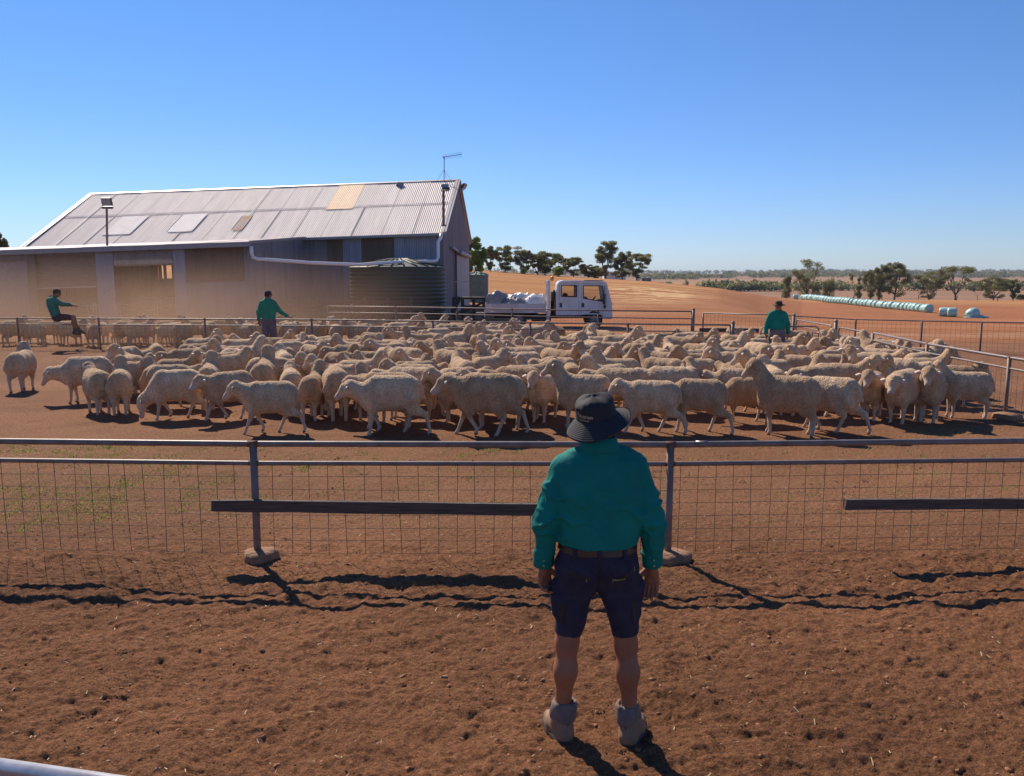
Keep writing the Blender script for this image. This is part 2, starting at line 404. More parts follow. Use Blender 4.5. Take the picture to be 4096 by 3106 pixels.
    rf = N.new('ShaderNodeValToRGB'); rf.color_ramp.elements[0].position = .36; rf.color_ramp.elements[1].position = .62; rf.color_ramp.elements[0].color = (.58, .54, .52, 1); rf.color_ramp.elements[1].color = (1.3, 1.28, 1.25, 1); L.new(nf_.outputs['Fac'], rf.inputs[0])
    mx4 = N.new('ShaderNodeMix'); mx4.data_type = 'RGBA'; mx4.blend_type = 'MULTIPLY'; mx4.inputs[0].default_value = 1; L.new(mx2.outputs[2], mx4.inputs[6]); L.new(rf.outputs[0], mx4.inputs[7])
    L.new(mx4.outputs[2], P.inputs['Base Color'])
    b = N.new('ShaderNodeBump'); b.inputs['Distance'].default_value = .05; b.inputs['Strength'].default_value = 1
    n3_ = N.new('ShaderNodeTexNoise'); n3_.inputs['Scale'].default_value = 24; n3_.inputs['Detail'].default_value = 9; n3_.inputs['Roughness'].default_value = .72
    L.new(geo.outputs['Position'], n3_.inputs['Vector']); L.new(n3_.outputs['Fac'], b.inputs['Height'])
    b2 = N.new('ShaderNodeBump'); b2.inputs['Distance'].default_value = .5; b2.inputs['Strength'].default_value = .5
    n4 = N.new('ShaderNodeTexNoise'); n4.inputs['Scale'].default_value = .8; n4.inputs['Detail'].default_value = 5; L.new(geo.outputs['Position'], n4.inputs['Vector'])
    L.new(n4.outputs['Fac'], b2.inputs['Height'])
    # coarse bump only out in the paddocks
    sep = N.new('ShaderNodeSeparateXYZ'); L.new(geo.outputs['Position'], sep.inputs[0])
    mr = N.new('ShaderNodeMapRange'); mr.inputs[1].default_value = 30; mr.inputs[2].default_value = 80; mr.inputs[4].default_value = .35; L.new(sep.outputs[1], mr.inputs[0]); L.new(mr.outputs[0], b2.inputs['Strength'])
    L.new(b.outputs[0], b2.inputs['Normal']); L.new(b2.outputs[0], P.inputs['Normal'])
    V = np.stack([Xg.ravel(), Yg.ravel(), Z.ravel()], 1)
    o = meshobj('ground', V, F, m, smooth=True)
    color_attr(o.data, 'tone', np.clip(C.reshape(-1, 3), .02, .9))
    tag(o, kind='structure')
    return o, BVHTree.FromPolygons([], []) if False else None
GROUND, _ = make_ground()

# loose clods and stones, straw and tufts: too many to count
CLODM = [mat('clod', (.30, .14, .066), .95, col2=(.22, .10, .05), vscale=30), mat('pale_stone', (.40, .25, .17), .9, col2=(.3, .17, .1), vscale=30), mat('dung_pellet', (.055, .035, .025), .8, var=.3)]
def scatter_stuff():
    R = random.Random(4); mb = MB()
    for i in range(9000):
        y = 2.2 + (R.random() ** 1.3) * 9.5; x = R.uniform(-.72, .72) * (y + 1.2)
        r = .005 + .016 * R.random() ** 5.0
        if y > 6.6: r *= .7
        n = 5 if r < .012 else 7
        mb.cur = 1 if R.random() < .05 else 0
        z = Tz(x, y) + float(near_z(x, y)) + r * .25
        mb.blob((x, y, z - r * .2), r, i, .26, n, .55)
    for i in range(420):
        y0 = 2.4 + (R.random() ** 1.2) * 8.5; x0 = R.uniform(-.7, .7) * (y0 + 1.2)
        for k in range(R.randint(4, 16)):
            x = x0 + R.gauss(0, .035); y = y0 + R.gauss(0, .035); r = R.uniform(.004, .0075); mb.cur = 2
            mb.blob((x, y, Tz(x, y) + float(near_z(x, y)) + r * .5), r, k, .1, 5, .8)
    o = mb.build('loose_clods', [*CLODM], smooth=True)
    _ = ([mat('clod', (.30, .14, .066), .95, col2=(.22, .10, .05), vscale=30), mat('pale_stone', (.40, .25, .17), .9, col2=(.3, .17, .1), vscale=30)])
    tag(o, 'small clods and stones scattered over the churned red dirt', 'soil clods', kind='stuff')
    mb = MB()
    for i in range(1600):
        y = 2.2 + (R.random() ** 1.1) * 11; x = R.uniform(-.72, .72) * (y + 1.2); L = R.uniform(.012, .05); a = R.uniform(0, 6.3); z = Tz(x, y) + float(near_z(x, y)) + .008
        p = Vector((x, y, z)); d = Vector((math.cos(a), math.sin(a), R.uniform(-.1, .35))) * L; w = Vector((-math.sin(a), math.cos(a), 0)) * R.uniform(.0012, .0028)
        mb.add([p - w, p + w, p + d + w * .6, p + d - w * .6 + Vector((0, 0, .002))], [(0, 1, 2, 3)])
    o = mb.build('loose_straw', mat('straw', (.66, .54, .34), .7, col2=(.4, .3, .18)))
    tag(o, 'short pale straws lying on the dirt', 'straw', kind='stuff')
    # thin green weeds
    mb = MB()
    def blades(x, y, n, hgt, sp):
        for k in range(n):
            bx = x + R.gauss(0, sp); by = y + R.gauss(0, sp); z = Tz(bx, by) + float(near_z(bx, by)) - .005; a = R.uniform(0, 6.3); h = hgt * R.uniform(.4, 1.2); ln = h * R.uniform(.2, 1.1)
            w = Vector((-math.sin(a), math.cos(a), 0)) * .006; d = Vector((math.cos(a) * ln, math.sin(a) * ln, h)); p = Vector((bx, by, z))
            mb.cur = 1 if R.random() < .35 else 0
            mb.add([p - w, p + w, p + d], [(0, 1, 2)])
    for i in range(5000):
        ox = R.uniform(-60, 2260); oy = R.uniform(955, 1150)
        g = G(ox * 1.8517, oy * 1.8517)
        dens = .10 + .9 * math.exp(-((ox - 190) / 230) ** 2) * (.35 + math.exp(-((oy - 985) / 24) ** 2) + .7 * math.exp(-((oy - 1070) / 40) ** 2)) + .22 * math.exp(-((ox - 900) / 500) ** 2) * math.exp(-((oy - 985) / 30) ** 2) + .15 * math.exp(-((ox - 2000) / 300) ** 2) * math.exp(-((oy - 960) / 25) ** 2)
        dens *= .3 + 1.5 * max(0, float(noise2(g.x / .5, g.y / .5, 5)) + .3)
        if g.y < 6.9: dens *= .1
        if R.random() < dens: blades(g.x, g.y, R.randint(8, 20), .035, .06)
    for i in range(260):
        g = G(R.gauss(2200, 60), R.gauss(1352, 8)); blades(g.x, g.y, 14, .10, .14)
    for i in range(60):
        g = G(R.gauss(3840, 90), R.gauss(1745, 22)); blades(g.x, g.y, 12, .035, .07)
    o = mb.build('grass', [leafmat('weed', (.26, .32, .06), (.18, .22, .05), .5), leafmat('dry_weed', (.42, .34, .13), (.32, .24, .09), .4)])
    tag(o, 'sparse low green grass growing in patches on the yard dirt', 'grass', kind='stuff')
def near_z(x, y):
    x = np.float64(x); y = np.float64(y)
    near = sst(16, 7, y) * sst(-3, 1.5, y); soft = sst(7.6, 6.6, y)
    lump = fbm2(x / .42, y / .30, 11, 3) * .040 + fbm2(x / .12, y / .10, 23, 4, .60) * .022
    dent = np.clip(noise2(x / .2, y / .16, 53) - .26, 0, 1) * -.04
    return near * ((lump + dent) * (.35 + .65 * soft) + .025 * soft * np.exp(-((y - 6.35) / .3) ** 2))
scatter_stuff()
# ============================================================ WOOLSHED
M_zinc = mat('roof_iron', (.62, .535, .53), .60, .0, col2=(.50, .41, .40), vscale=2.2, spec=.25, stretch=(1.2, .12, .12))
M_wall = mat('wall_iron', (.225, .21, .235), .6, .1, col2=(.145, .13, .145), vscale=2.5, stretch=(1, 1, .10))
M_wallb = mat('bluish_iron', (.27, .28, .34), .55, .1, col2=(.19, .20, .25), vscale=3, stretch=(1, 1, .1))
M_brown = mat('rusty_brown_iron', (.17, .11, .075), .8, .1, col2=(.10, .068, .055), vscale=2.4, stretch=(1, 1, .12))
M_gutter = mat('gutter_steel', (.30, .28, .285), .5, .1, var=.15)
M_trim = mat('barge_flashing', (.44, .41, .41), .5, .1, var=.12)
M_pvc = mat('pvc_pipe', (.74, .73, .74), .35, 0, var=.06)
M_yel = mat('fibreglass_sheet', (.80, .50, .28), .6, 0, col2=(.70, .42, .24), vscale=3)
M_rust = mat('rust_stain', (.66, .31, .12), .8, .0, col2=(.54, .45, .42), vscale=1.6, stretch=(1, 1, 1))
M_zinc2 = mat('newer_roof_iron', (.66, .60, .60), .6, .0, col2=(.60, .53, .53), vscale=2)
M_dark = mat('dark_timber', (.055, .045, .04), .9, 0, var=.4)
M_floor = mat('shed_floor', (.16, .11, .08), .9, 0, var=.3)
M_steel = mat('galvanised_pipe', (.21, .17, .165), .5, .12, col2=(.14, .10, .085), vscale=7, bump=.0006, bscale=60)
M_steel_rusty = mat('rusty_steel_post', (.22, .175, .16), .6, .25, col2=(.17, .10, .07), vscale=5)
M_lamp = mat('lamp_housing', (.10, .105, .11), .5, .4, var=.2)
M_glass = mat('lamp_glass', (.30, .33, .36), .15, .2, var=.1)

SA = Vector((-3.93, 48.0, 0)); SU = Vector((-.9989, .047, 0)); SV = Vector((.047, .9989, 0)); TILT = -.032
SW = 14.95; SL = 24.6; EAVE = 4.91; RIDGE = 8.62; LW = 8.9; LS0 = 8.0; LS1 = 34.0
def S(s, w, z): p = SA + SU * s + SV * w; return Vector((p.x, p.y, z + TILT * s))
def s_at(px, w):                 # distance along the shed seen at photo column px, in the plane w metres behind its front
    u = (px - 2048) / FPX; y0 = 48 + w * .9989; x0 = -3.93 + w * .047
    return -(u * (.991 * y0 + .05) - x0) / (u * .991 * .047 + .9989)
def z_at(py, w): return EYE - (py - 1105) / FPX * (48 + w)
shed = thing('woolshed', 'long corrugated iron shearing shed with a grey gabled roof and open lean-to', 'shed', SA)
def corr(mb, P, a0, a1, b0, b1, pitch=.12, amp=.016, flip=False, zig=None):
    """corrugated sheet: ridges run along b; P(a, b, out) gives the point"""
    n = max(2, int(abs(a1 - a0) / pitch * 6)); vs = []
    bs = zig or [b0, b1]
    for i in range(n + 1):
        a = a0 + (a1 - a0) * i / n; o = amp * math.sin(2 * math.pi * a / pitch)
        for b in bs: vs.append(P(a, b, o))
    k = len(bs); fs = []
    for i in range(n):
        for j in range(k - 1):
            q = (i * k + j, (i + 1) * k + j, (i + 1) * k + j + 1, i * k + j + 1); fs.append(q[::-1] if flip else q)
    mb.add(vs, fs)
slope = math.atan2(RIDGE - EAVE, SW / 2)
def roofP(side, off=0.0):
    def P(a, b, o):              # b 0 at eave .. 1 at ridge
        w = (SW / 2) * b; z = EAVE + (RIDGE - EAVE) * b
        p = S(a, w if side == 0 else SW - w, z)
        nrm = (SV * (-math.sin(slope)) * (1 if side == 0 else -1) + Vector((0, 0, math.cos(slope))))
        return p + nrm * (o + off)
    return P
roof = MB()
nsh = 14; sw_ = SL / nsh
for side in (0, 1):
    for i in range(nsh):
        for (b0, b1, up) in ((-.045, .53, 0.0), (.50, 1.0, .022)):
            off = up + (.012 if i % 2 else 0)
            corr(roof, roofP(side, off), i * sw_ - (.05 if i % 2 else 0), (i + 1) * sw_ + (.05 if i % 2 else 0), b0, b1, flip=(side == 0))
r_o = roof.build('roof', M_zinc, shed, smooth=True)
seams = MB()
for i in range(1, nsh):
    for b0, b1 in ((-.04, .53), (.52, 1)):
        P = roofP(0, .036); seams.beam(P(i * sw_ + .05, b0, 0), P(i * sw_ + .05, b1, 0), .035, .012)
P = roofP(0, .030); seams.beam(P(0, .525, 0), P(SL, .525, 0), .03, .012)
seams.build('sheet_lap', mat('dark_lap_grey', (.26, .24, .24), .7, .3, var=.3), shed)  # lap strips coloured a darker grey than the roof sheets
def patch(nm, s0, s1, b0, b1, m, off=.05):
    q = MB(); corr(q, roofP(0, off), s0, s1, b0, b1, flip=True); q.build(nm, m, shed, smooth=True)
patch('skylight_sheet', 6.05, 7.75, .47, .985, M_yel)
patch('rusted_sheet', 12.1, 12.75, .14, .40, M_rust)
patch('replacement_sheet', 15.15, 16.7, .15, .48, M_zinc2)
patch('replacement_sheet', 18.9, 20.6, .14, .48, M_zinc2)
cap = MB(); w2 = SW / 2
for (a, b) in ((0, SL),):
    for sd in (-1, 1):
        p0 = S(-.15, w2, RIDGE + .07); p1 = S(SL + .15, w2, RIDGE + .07); q0 = S(-.15, w2 + sd * .22, RIDGE - .02); q1 = S(SL + .15, w2 + sd * .22, RIDGE - .02)
        cap.add([p0, p1, q1, q0], [(0, 1, 2, 3)]); 
cap.build('ridge_cap', mat('ridge_iron', (.30, .29, .30), .5, .4, var=.2), shed)
for s_ in (0, SL):
    brg = MB()
    for sd in (0, 1):
        w0 = -.35 if sd == 0 else SW + .35
        p = S(s_ + (-.06 if s_ == 0 else .06), w0, EAVE - .12); q = S(s_ + (-.06 if s_ == 0 else .06), w2, RIDGE + .04)
        brg.beam(p + Vector((0, 0, .07)), q + Vector((0, 0, .02)), .30, .03); brg.beam(p - Vector((0, 0, .0)), q - Vector((0, 0, .05)), .04, .2)
    brg.build('barge_board', M_trim, shed)
gt = MB(); gt.box((S(-.1, -.42, EAVE - .17) + S(SL, -.42, EAVE - .17)) / 2, (SL + .3, .16, .16), ((S(SL, 0, 0) - S(0, 0, 0)).normalized(), SV, Vector((0, 0, 1))), .02)
gt.build('gutter', M_gutter, shed)
# walls --------------------------------------------------
def wallP(w, sgn=-1):
    return lambda a, b, o: S(a, w, b) + SV * (sgn * o)
def endP(s_, sgn=1):
    return lambda a, b, o: S(s_, a, b) + SU * (-sgn * o)
FL = .55
wl = MB(); wl.cur = 0
zt = EAVE - .12
corr(wl, wallP(0), 0, LS0, -1, zt, .1, .011)
corr(wl, wallP(0), LS0, 9.2, -1, zt, .1, .011)
corr(wl, wallP(0), 9.2, SL, 4.35, zt, .1, .011)
corr(wl, wallP(0), 9.2, 10.6, -1, 4.35, .1, .011)
# gable walls cut by the roof slope
for s_, sg in ((0, 1), (SL, -1)):
    n = int(SW / .1 * 6); vs = []; fs = []
    for i in range(n + 1):
        w = SW * i / n; zt_ = EAVE + (RIDGE - EAVE) * (1 - abs(w - w2) / w2) - .05; o = .011 * math.sin(2 * math.pi * w / .1)
        vs += [S(s_, w, -1) - SU * sg * o, S(s_, w, zt_) - SU * sg * o]
    wl.add(vs, [(2 * i, 2 * i + 2, 2 * i + 3, 2 * i + 1) for i in range(n)])
# far wall with two window openings
so0, so1 = s_at(689, SW), s_at(636, SW); zo0, zo1 = z_at(1114, SW) + .032 * so0, z_at(1062, SW) + .032 * so0
for a0, a1, b0, b1 in ((0, so0, -1, zt), (so1, SL, -1, zt), (so0, so1, -1, zo0), (so0, so1, zo1, zt)): corr(wl, wallP(SW, 1), a0, a1, b0, b1, .1, .011)
corr(wl, wallP(SW, 1), (so0 + so1) / 2 - .12, (so0 + so1) / 2 + .12, zo0, zo1, .1, .011)
wl.build('wall', M_wall, shed, smooth=True)
def panel(nm, px0, px1, py0, py1, m, w=0.0, off=.03, smooth=True):
    q = MB(); s0, s1 = s_at(px0, w), s_at(px1, w); k = .032 * (s0 + s1) / 2
    corr(q, lambda a, b, o: S(a, w - off, b) + SV * (-o), s1, s0, z_at(py1, w) + k, z_at(py0, w) + k, .1, .011); return q.build(nm, m, shed, smooth)
panel('brown_panel', 1314, 1375, 962, 1050, M_brown); panel('brown_panel', 1450, 1579, 945, 1300, M_brown)
panel('blue_panel', 1580, 1752, 946, 1120, M_wallb); panel('blue_panel', 1376, 1449, 950, 1300, M_wallb, off=.02)
# lean-to -------------------------------------------------
LZ0 = 4.24; LZ1 = 4.86
lr = MB()
def leanP(a, b, o): return S(a, -LW - .25 + (LW + .25) * b, LZ0 + (LZ1 - LZ0) * b + o)
for i in range(13):
    corr(lr, lambda a, b, o, k=i: leanP(a, b, o + (.012 if k % 2 else 0)), LS0 + i * 2, LS0 + (i + 1) * 2 + .04, 0, 1, .12, .016)
lr.build('lean_to_roof', M_zinc, shed, smooth=True)
g2 = MB(); a_ = S(LS0 - .1, -LW - .32, LZ0 - .12); b_ = S(LS1, -LW - .32, LZ0 - .12); g2.beam(a_, b_, .16, .24, bevel=.02)
g2.beam(S(LS0 - .03, -LW - .25, LZ0 - .02), S(LS0 - .03, 0, LZ1 - .02), .03, .14)
g2.build('lean_to_gutter', M_gutter, shed)
lw = MB(); w = -LW
def zl(py): return z_at(py, w)
cols = [s_at(p / 2.011, w) for p in (0, 235, 265, 272, 783, 922, 1403, 2050)]
lt = LZ0 - .1
def fw(s0, s1, z0, z1, mb=lw, off=0): corr(mb, lambda a, b, o: S(a, w - off, b) + SV * (-o), s1, s0, z0, z1, .1, .011)
fw(cols[5], cols[4], -1, lt)
fw(cols[7] + .02, cols[6], -1, lt); fw(cols[2], LS1, -1, lt, off=-.03)
fw(cols[4], cols[2], lt - .22, lt)
zr = z_at(1040, w) + .032 * cols[5]
fw(cols[6], cols[5], zr, lt)
corr(lw, lambda a, b, o: S(LS0, a, b) - SU * o, -LW, 0, -1, LZ0 - .05, .1, .011)
lw.add([S(LS0, -LW, LZ0 - .06), S(LS0, 0, LZ0 - .06), S(LS0, 0, LZ1 - .03)], [(0, 1, 2)])
lw.build('lean_to_wall', M_wall, shed, smooth=True)
bl = MB(); fw(cols[5], cols[4], -.9, lt - .01, bl, .025); bl.build('blue_panel', M_wallb, shed, smooth=True); bl = MB(); fw(s_at(748, w), cols[6], -.9, lt - .01, bl, .02); bl.build('blue_panel', M_wallb, shed, smooth=True)
bp = MB(); fw(s_at(980, w), s_at(746, w), z_at(1128, w) + .3, lt - .02, bp, .035); bp.build('brown_panel', M_brown, shed, smooth=True)
sd_ = MB(); fw(cols[1], LS1 - 6, -.7, z_at(1045, w) + .6, sd_, .07); sd_.build('sliding_door', mat('door_sheet', (.22, .205, .215), .55, .3, var=.2), shed, smooth=True)
tk = MB(); tk.beam(S(LS1 - 6, w - .12, z_at(1042, w) + .66), S(cols[2] - .1, w - .12, z_at(1042, w) + .62), .08, .10)
tk.box(S(cols[1] - .3, w - .06, 1.5), (.28, .1, 5)); tk.build('door_post', mat('door_post_dark', (.13, .10, .09), .8, var=.3), shed)
# roller shutter half down, pale bottom rail
rs = MB(); n = 22; z0 = z_at(1156, w) + .032 * cols[3]; z1 = lt - .1; vs = []
for i in range(n * 4 + 1):
    z = z0 + (z1 - z0) * i / (n * 4); o = .018 * math.sin(i * math.pi / 2)
    vs += [S(cols[4], w + .12 + o, z), S(cols[3], w + .12 + o, z)]
rs.add(vs, [(2 * i, 2 * i + 1, 2 * i + 3, 2 * i + 2) for i in range(n * 4)])
rso = rs.build('roller_shutter', mat('shutter_slats', (.22, .155, .12), .6, .1, var=.2), shed, smooth=True)
rb = MB(); rb.beam(S(cols[4], w + .1, z0), S(cols[3], w + .1, z0), .05, .07); rb.build('bottom_rail', mat('shutter_rail', (.46, .38, .30), .5, .3, var=.2), rso)
rr = MB(); rr.beam(S(cols[6], w + .1, zr - .16), S(cols[5], w + .1, zr - .16), .3, .34, bevel=.08); rr.build('rolled_shutter', mat('rolled_shutter_tan', (.50, .40, .31), .7, col2=(.35, .25, .18), vscale=2), shed)
# raised floor, landing and pens in the dark interior
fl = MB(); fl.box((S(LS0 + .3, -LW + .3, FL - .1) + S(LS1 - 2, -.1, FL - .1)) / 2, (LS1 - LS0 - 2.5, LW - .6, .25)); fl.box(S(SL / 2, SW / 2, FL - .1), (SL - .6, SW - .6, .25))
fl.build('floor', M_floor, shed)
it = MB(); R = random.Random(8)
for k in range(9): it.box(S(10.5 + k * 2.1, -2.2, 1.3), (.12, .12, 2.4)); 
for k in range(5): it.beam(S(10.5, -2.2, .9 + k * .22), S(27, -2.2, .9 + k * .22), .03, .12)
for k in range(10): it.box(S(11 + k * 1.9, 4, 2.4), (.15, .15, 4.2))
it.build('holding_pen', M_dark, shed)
tb = MB(); tb.box(S(17.6, -4.5, 1.45), (1.9, .9, .06)); tb.box(S(17.6, -4.5, 1.3), (1.5, .5, .25))
for a in (-.8, .8):
    for b in (-.35, .35): tb.box(S(17.6 + a, -4.5 + b, 1.0), (.06, .06, .9))
tb.build('wool_table', mat('table_white', (.6, .6, .6), .5, var=.1), shed)
# steps up to the door: stringers, handrails with pale tops
stp = MB()
for px in (395, 640):
    s0 = s_at(px, w)
    for k in range(4): stp.box(S(s0, w - .2 - k * .28, FL - .08 - k * .16), (1.1, .28, .05))
stp.build('steps', M_dark, shed)
hr = MB()
for px0, px1, yb, yt in ((395, 455, 1205, 1160), (372, 383, 1217, 1212), (617, 628, 1217, 1205)):
    p0 = A(px0, yb, 38.2); p1 = A(px1, yt, 38.4 if px1 - px0 > 20 else 38.3)
    hr.tube([p0, p1], .025, 6); hr.tube([p0, (p0.x, p0.y, 0)], .022, 6); hr.tube([p1, (p1.x, p1.y, .3)], .022, 6)
hr.build('handrail', mat('pale_handrail', (.5, .46, .4), .5, .3, var=.2), shed)
# gable door, track, hood
gd = MB(); 
corr(gd, lambda a, b, o: S(-.06, a, b) - SU * o, 6.2, 14.2, -.6, 3.75, .1, .011); gd.build('gable_door', mat('gable_door_iron', (.40, .39, .41), .5, .3, var=.15), shed, smooth=True)
gq = MB(); gq.box(S(-.12, 5.1, 1.4), (.06, .35, 5.0)); gq.build('door_gap_shade', mat('painted_gap_shade', (.05, .03, .03), .9), shed)  # solid dark strip, its colour painting the shade of an open door gap
gh = MB(); gh.beam(S(-.2, 2.6, 4.1), S(-.2, 6.0, 3.92), .12, .12); gh.beam(S(-.3, 6.0, 3.88), S(-.3, 12.5, 3.78), .26, .26, bevel=.05); gh.build('door_track', M_gutter, shed)
# PVC stormwater pipes
pv = MB()
p = [A(1005, 985, 39.2), A(1006, 1012, 39.2), A(1012, 1031, 39.3), A(1030, 1037, 39.4), A(1250, 1053, 41), A(1440, 1060, 42.2), A(1580, 1050, 42.6), A(1612, 1049, 43.0)]
pv.tube(p, .085, 10)
p = [A(1764, 938, 47.4), A(1764, 952, 47.3), A(1752, 968, 47.2), A(1752, 1030, 47.2), A(1746, 1043, 47.1), A(1730, 1046, 46.8), A(1655, 1049, 44.5), A(1640, 1056, 44.3)]
pv.tube(p, .10, 10)
pv.build('stormwater_pipe', M_pvc, shed, smooth=True)

# roof lights, posts and aerial are bolted to the shed: parts of it
def flood(nm, p, dirv, size=.45, post=None):
    d = Vector(dirv).normalized(); sd = d.cross(Vector((0, 0, 1))).normalized(); up = sd.cross(d)
    q = MB(); q.box(p, (size * .38, size, size * .8), (d, sd, up), .04); q.box(Vector(p) - up * size * .55, (.05, size * 1.15, .05), (d, sd, up))
    q.tube([Vector(p) - up * size * .55 - sd * size * .5, Vector(p) - sd * size * .55], .015, 5); q.tube([Vector(p) - up * size * .55 + sd * size * .5, Vector(p) + sd * size * .55], .015, 5)
    o = q.build(nm, M_lamp, shed)
    g = MB(); g.box(Vector(p) + d * size * .2, (.02, size * .86, size * .66), (d, sd, up)); g.build('lamp_glass', M_glass, o)
    return o
pt = A(427, 807, 41.0); f1 = flood('floodlight', pt, (.05, -1, -.35), .48)
q = MB(); q.tube([A(429, 1001, 41.0), A(427, 836, 41.0)], .055, 8); q.box(A(430, 834, 41.0), (.5, .12, .06)); q.tube([A(429, 1002, 41.0), A(429, 1010, 41.0)], [.16, .2], 8); q.build('light_post', M_steel_rusty, shed)
pt = A(1781, 748, 47.9); flood('floodlight', pt, (.4, -.8, .9), .40)
q = MB(); q.tube([A(1774, 905, 47.9), A(1774, 766, 47.9)], .075, 8); q.box(A(1779, 764, 47.9), (.45, .2, .05)); q.box(A(1779, 757, 47.9), (.42, .1, .04)); q.box(A(1776, 903, 47.9), (.28, .2, .08)); q.build('light_post', M_steel_rusty, shed)
flood('floodlight', A(1600, 740, 55), (.3, -.8, -.5), .42); flood('floodlight', A(1856, 745, 55), (1, -.4, -.6), .46); flood('floodlight', A(389, 792, 56.5), (-1, -.5, -.4), .40)
an = MB(); top = A(1777, 629, 55.3); bot = A(1776, 742, 55.3)
an.tube([bot, top], .028, 6); mid = A(1777, 679, 55.3)
for e in (A(1738, 740, 55.3), A(1824, 756, 53.8), A(1790, 738, 56.5)): an.tube([mid, e], .010, 4)
b0 = A(1772, 630, 55.3); b1 = A(1847, 618, 54.9); an.tube([b0, b1], .02, 5)
for k in range(18):
    c = b0.lerp(b1, (k + .6) / 18); L = .16 + .002 * k; an.tube([c + Vector((0, .02, L)), c - Vector((0, .02, L))], .008, 4)
an.tube([b0 + Vector((0, .5, 0)), b0 - Vector((0, .5, 0))], .02, 5)
an.build('aerial', mat('aerial_metal', (.22, .22, .23), .4, .7), shed)

# ------------------------------------------------------------ water tanks
def tank(name, label, c, r, h, rings, m, nrib=24, roofh=.42, amp=.045):
    t = thing(name, label, 'water tank', c); q = MB(); prof = []
    for i in range(rings * 6 + 1):
        z = -.3 + (h + .3) * i / (rings * 6); prof.append((r + amp * abs(math.sin(math.pi * i / 6)) ** .7, z))
    q.lathe(prof, 64, c); q.build('tank_wall', m, t, smooth=True)
    q = MB(); q.lathe([(r + .06, h - .05), (r + .08, h + .02), (r + .02, h + .05)], 64, c)
    vs = []; n = 64
    def wob(i, a): return 1
    prof = [(r + .02, h + .05), (r * .6, h + .05 + roofh * .45), (r * .25, h + .05 + roofh * .85), (r * .18, h + .05 + roofh)]
    q.lathe(prof, 64, c); q.lathe([(r * .18, h + .05 + roofh), (.01, h + .07 + roofh)], 64, c)
    ro = q.build('tank_roof', m, t, smooth=True)
    q = MB()
    for k in range(nrib):
        a = 2 * math.pi * k / nrib; ca, sa = math.cos(a), math.sin(a); cc = Vector(c)
        q.tube([cc + Vector((ca * R_, sa * R_, Z_)) for R_, Z_ in ((r, h + .07), (r * .6, h + .08 + roofh * .45), (r * .25, h + .09 + roofh * .85), (r * .18, h + .06 + roofh))], .045, 6)
    q.build('roof_rib', m, ro, smooth=True)
    return t
M_tank = mat('green_poly', (.016, .042, .030), .5, 0, col2=(.014, .030, .022), vscale=1.2)
M_tank2 = mat('faded_green_poly', (.14, .22, .19), .6, 0, col2=(.10, .16, .13), vscale=2)
tk1 = Vector(((1595 - 2048) / FPX * 44.4, 44.6, 0))
tank('water_tank', 'big round dark green ribbed rainwater tank at the right end of the shed wall', tk1, 2.52, 2.82, 15, M_tank)
tank('water_tank', 'narrow faded green tank behind the far corner of the shed', Vector((-143 / FPX * 66.5, 67, 0)), .95, 2.45, 11, M_tank2, 12, .2, .03)

# ------------------------------------------------------------ loading ramp beside the shed
lp = thing('loading_ramp', 'dark timber loading ramp between the shed end and the truck', 'ramp', (-2, 42.5, 0))
def B(px, py, y=42.5): return A(px, py, y)
q = MB()
for dy in (0, 1.6):
    for px in (1815, 1850, 1895, 1935):
        p = B(px, 1195, 42.5 + dy); q.box((p.x, p.y, .6), (.16, .14, 1.3))
    a = B(1808, 1250, 42.5 + dy); b = B(1838, 1195, 42.5 + dy); q.beam(a, b, .1, .2)
    q.beam(B(1850, 1250, 42.5 + dy), B(1930, 1212, 42.5 + dy), .06, .12); q.beam(B(1850, 1225, 42.5 + dy), B(1930, 1240, 42.5 + dy), .06, .12)
q.build('ramp_frame', M_dark, lp)
q = MB(); a = B(1808, 1194); b = B(1942, 1194)
for k in range(12): q.beam(Vector((a.x, a.y + k * .14, a.z)), Vector((b.x, b.y + k * .14, b.z)), .12, .1)
q.build('deck', M_dark, lp)
q = MB()
for (x0, x1, yt) in ((1821, 1884, 1128), (1929, 1941, 1125)):
    q.tube([B(x0, 1194), B(x0, yt), B(x1, yt), B(x1, 1194)], .022, 6)
q.build('guard_rail', M_steel_rusty, lp)
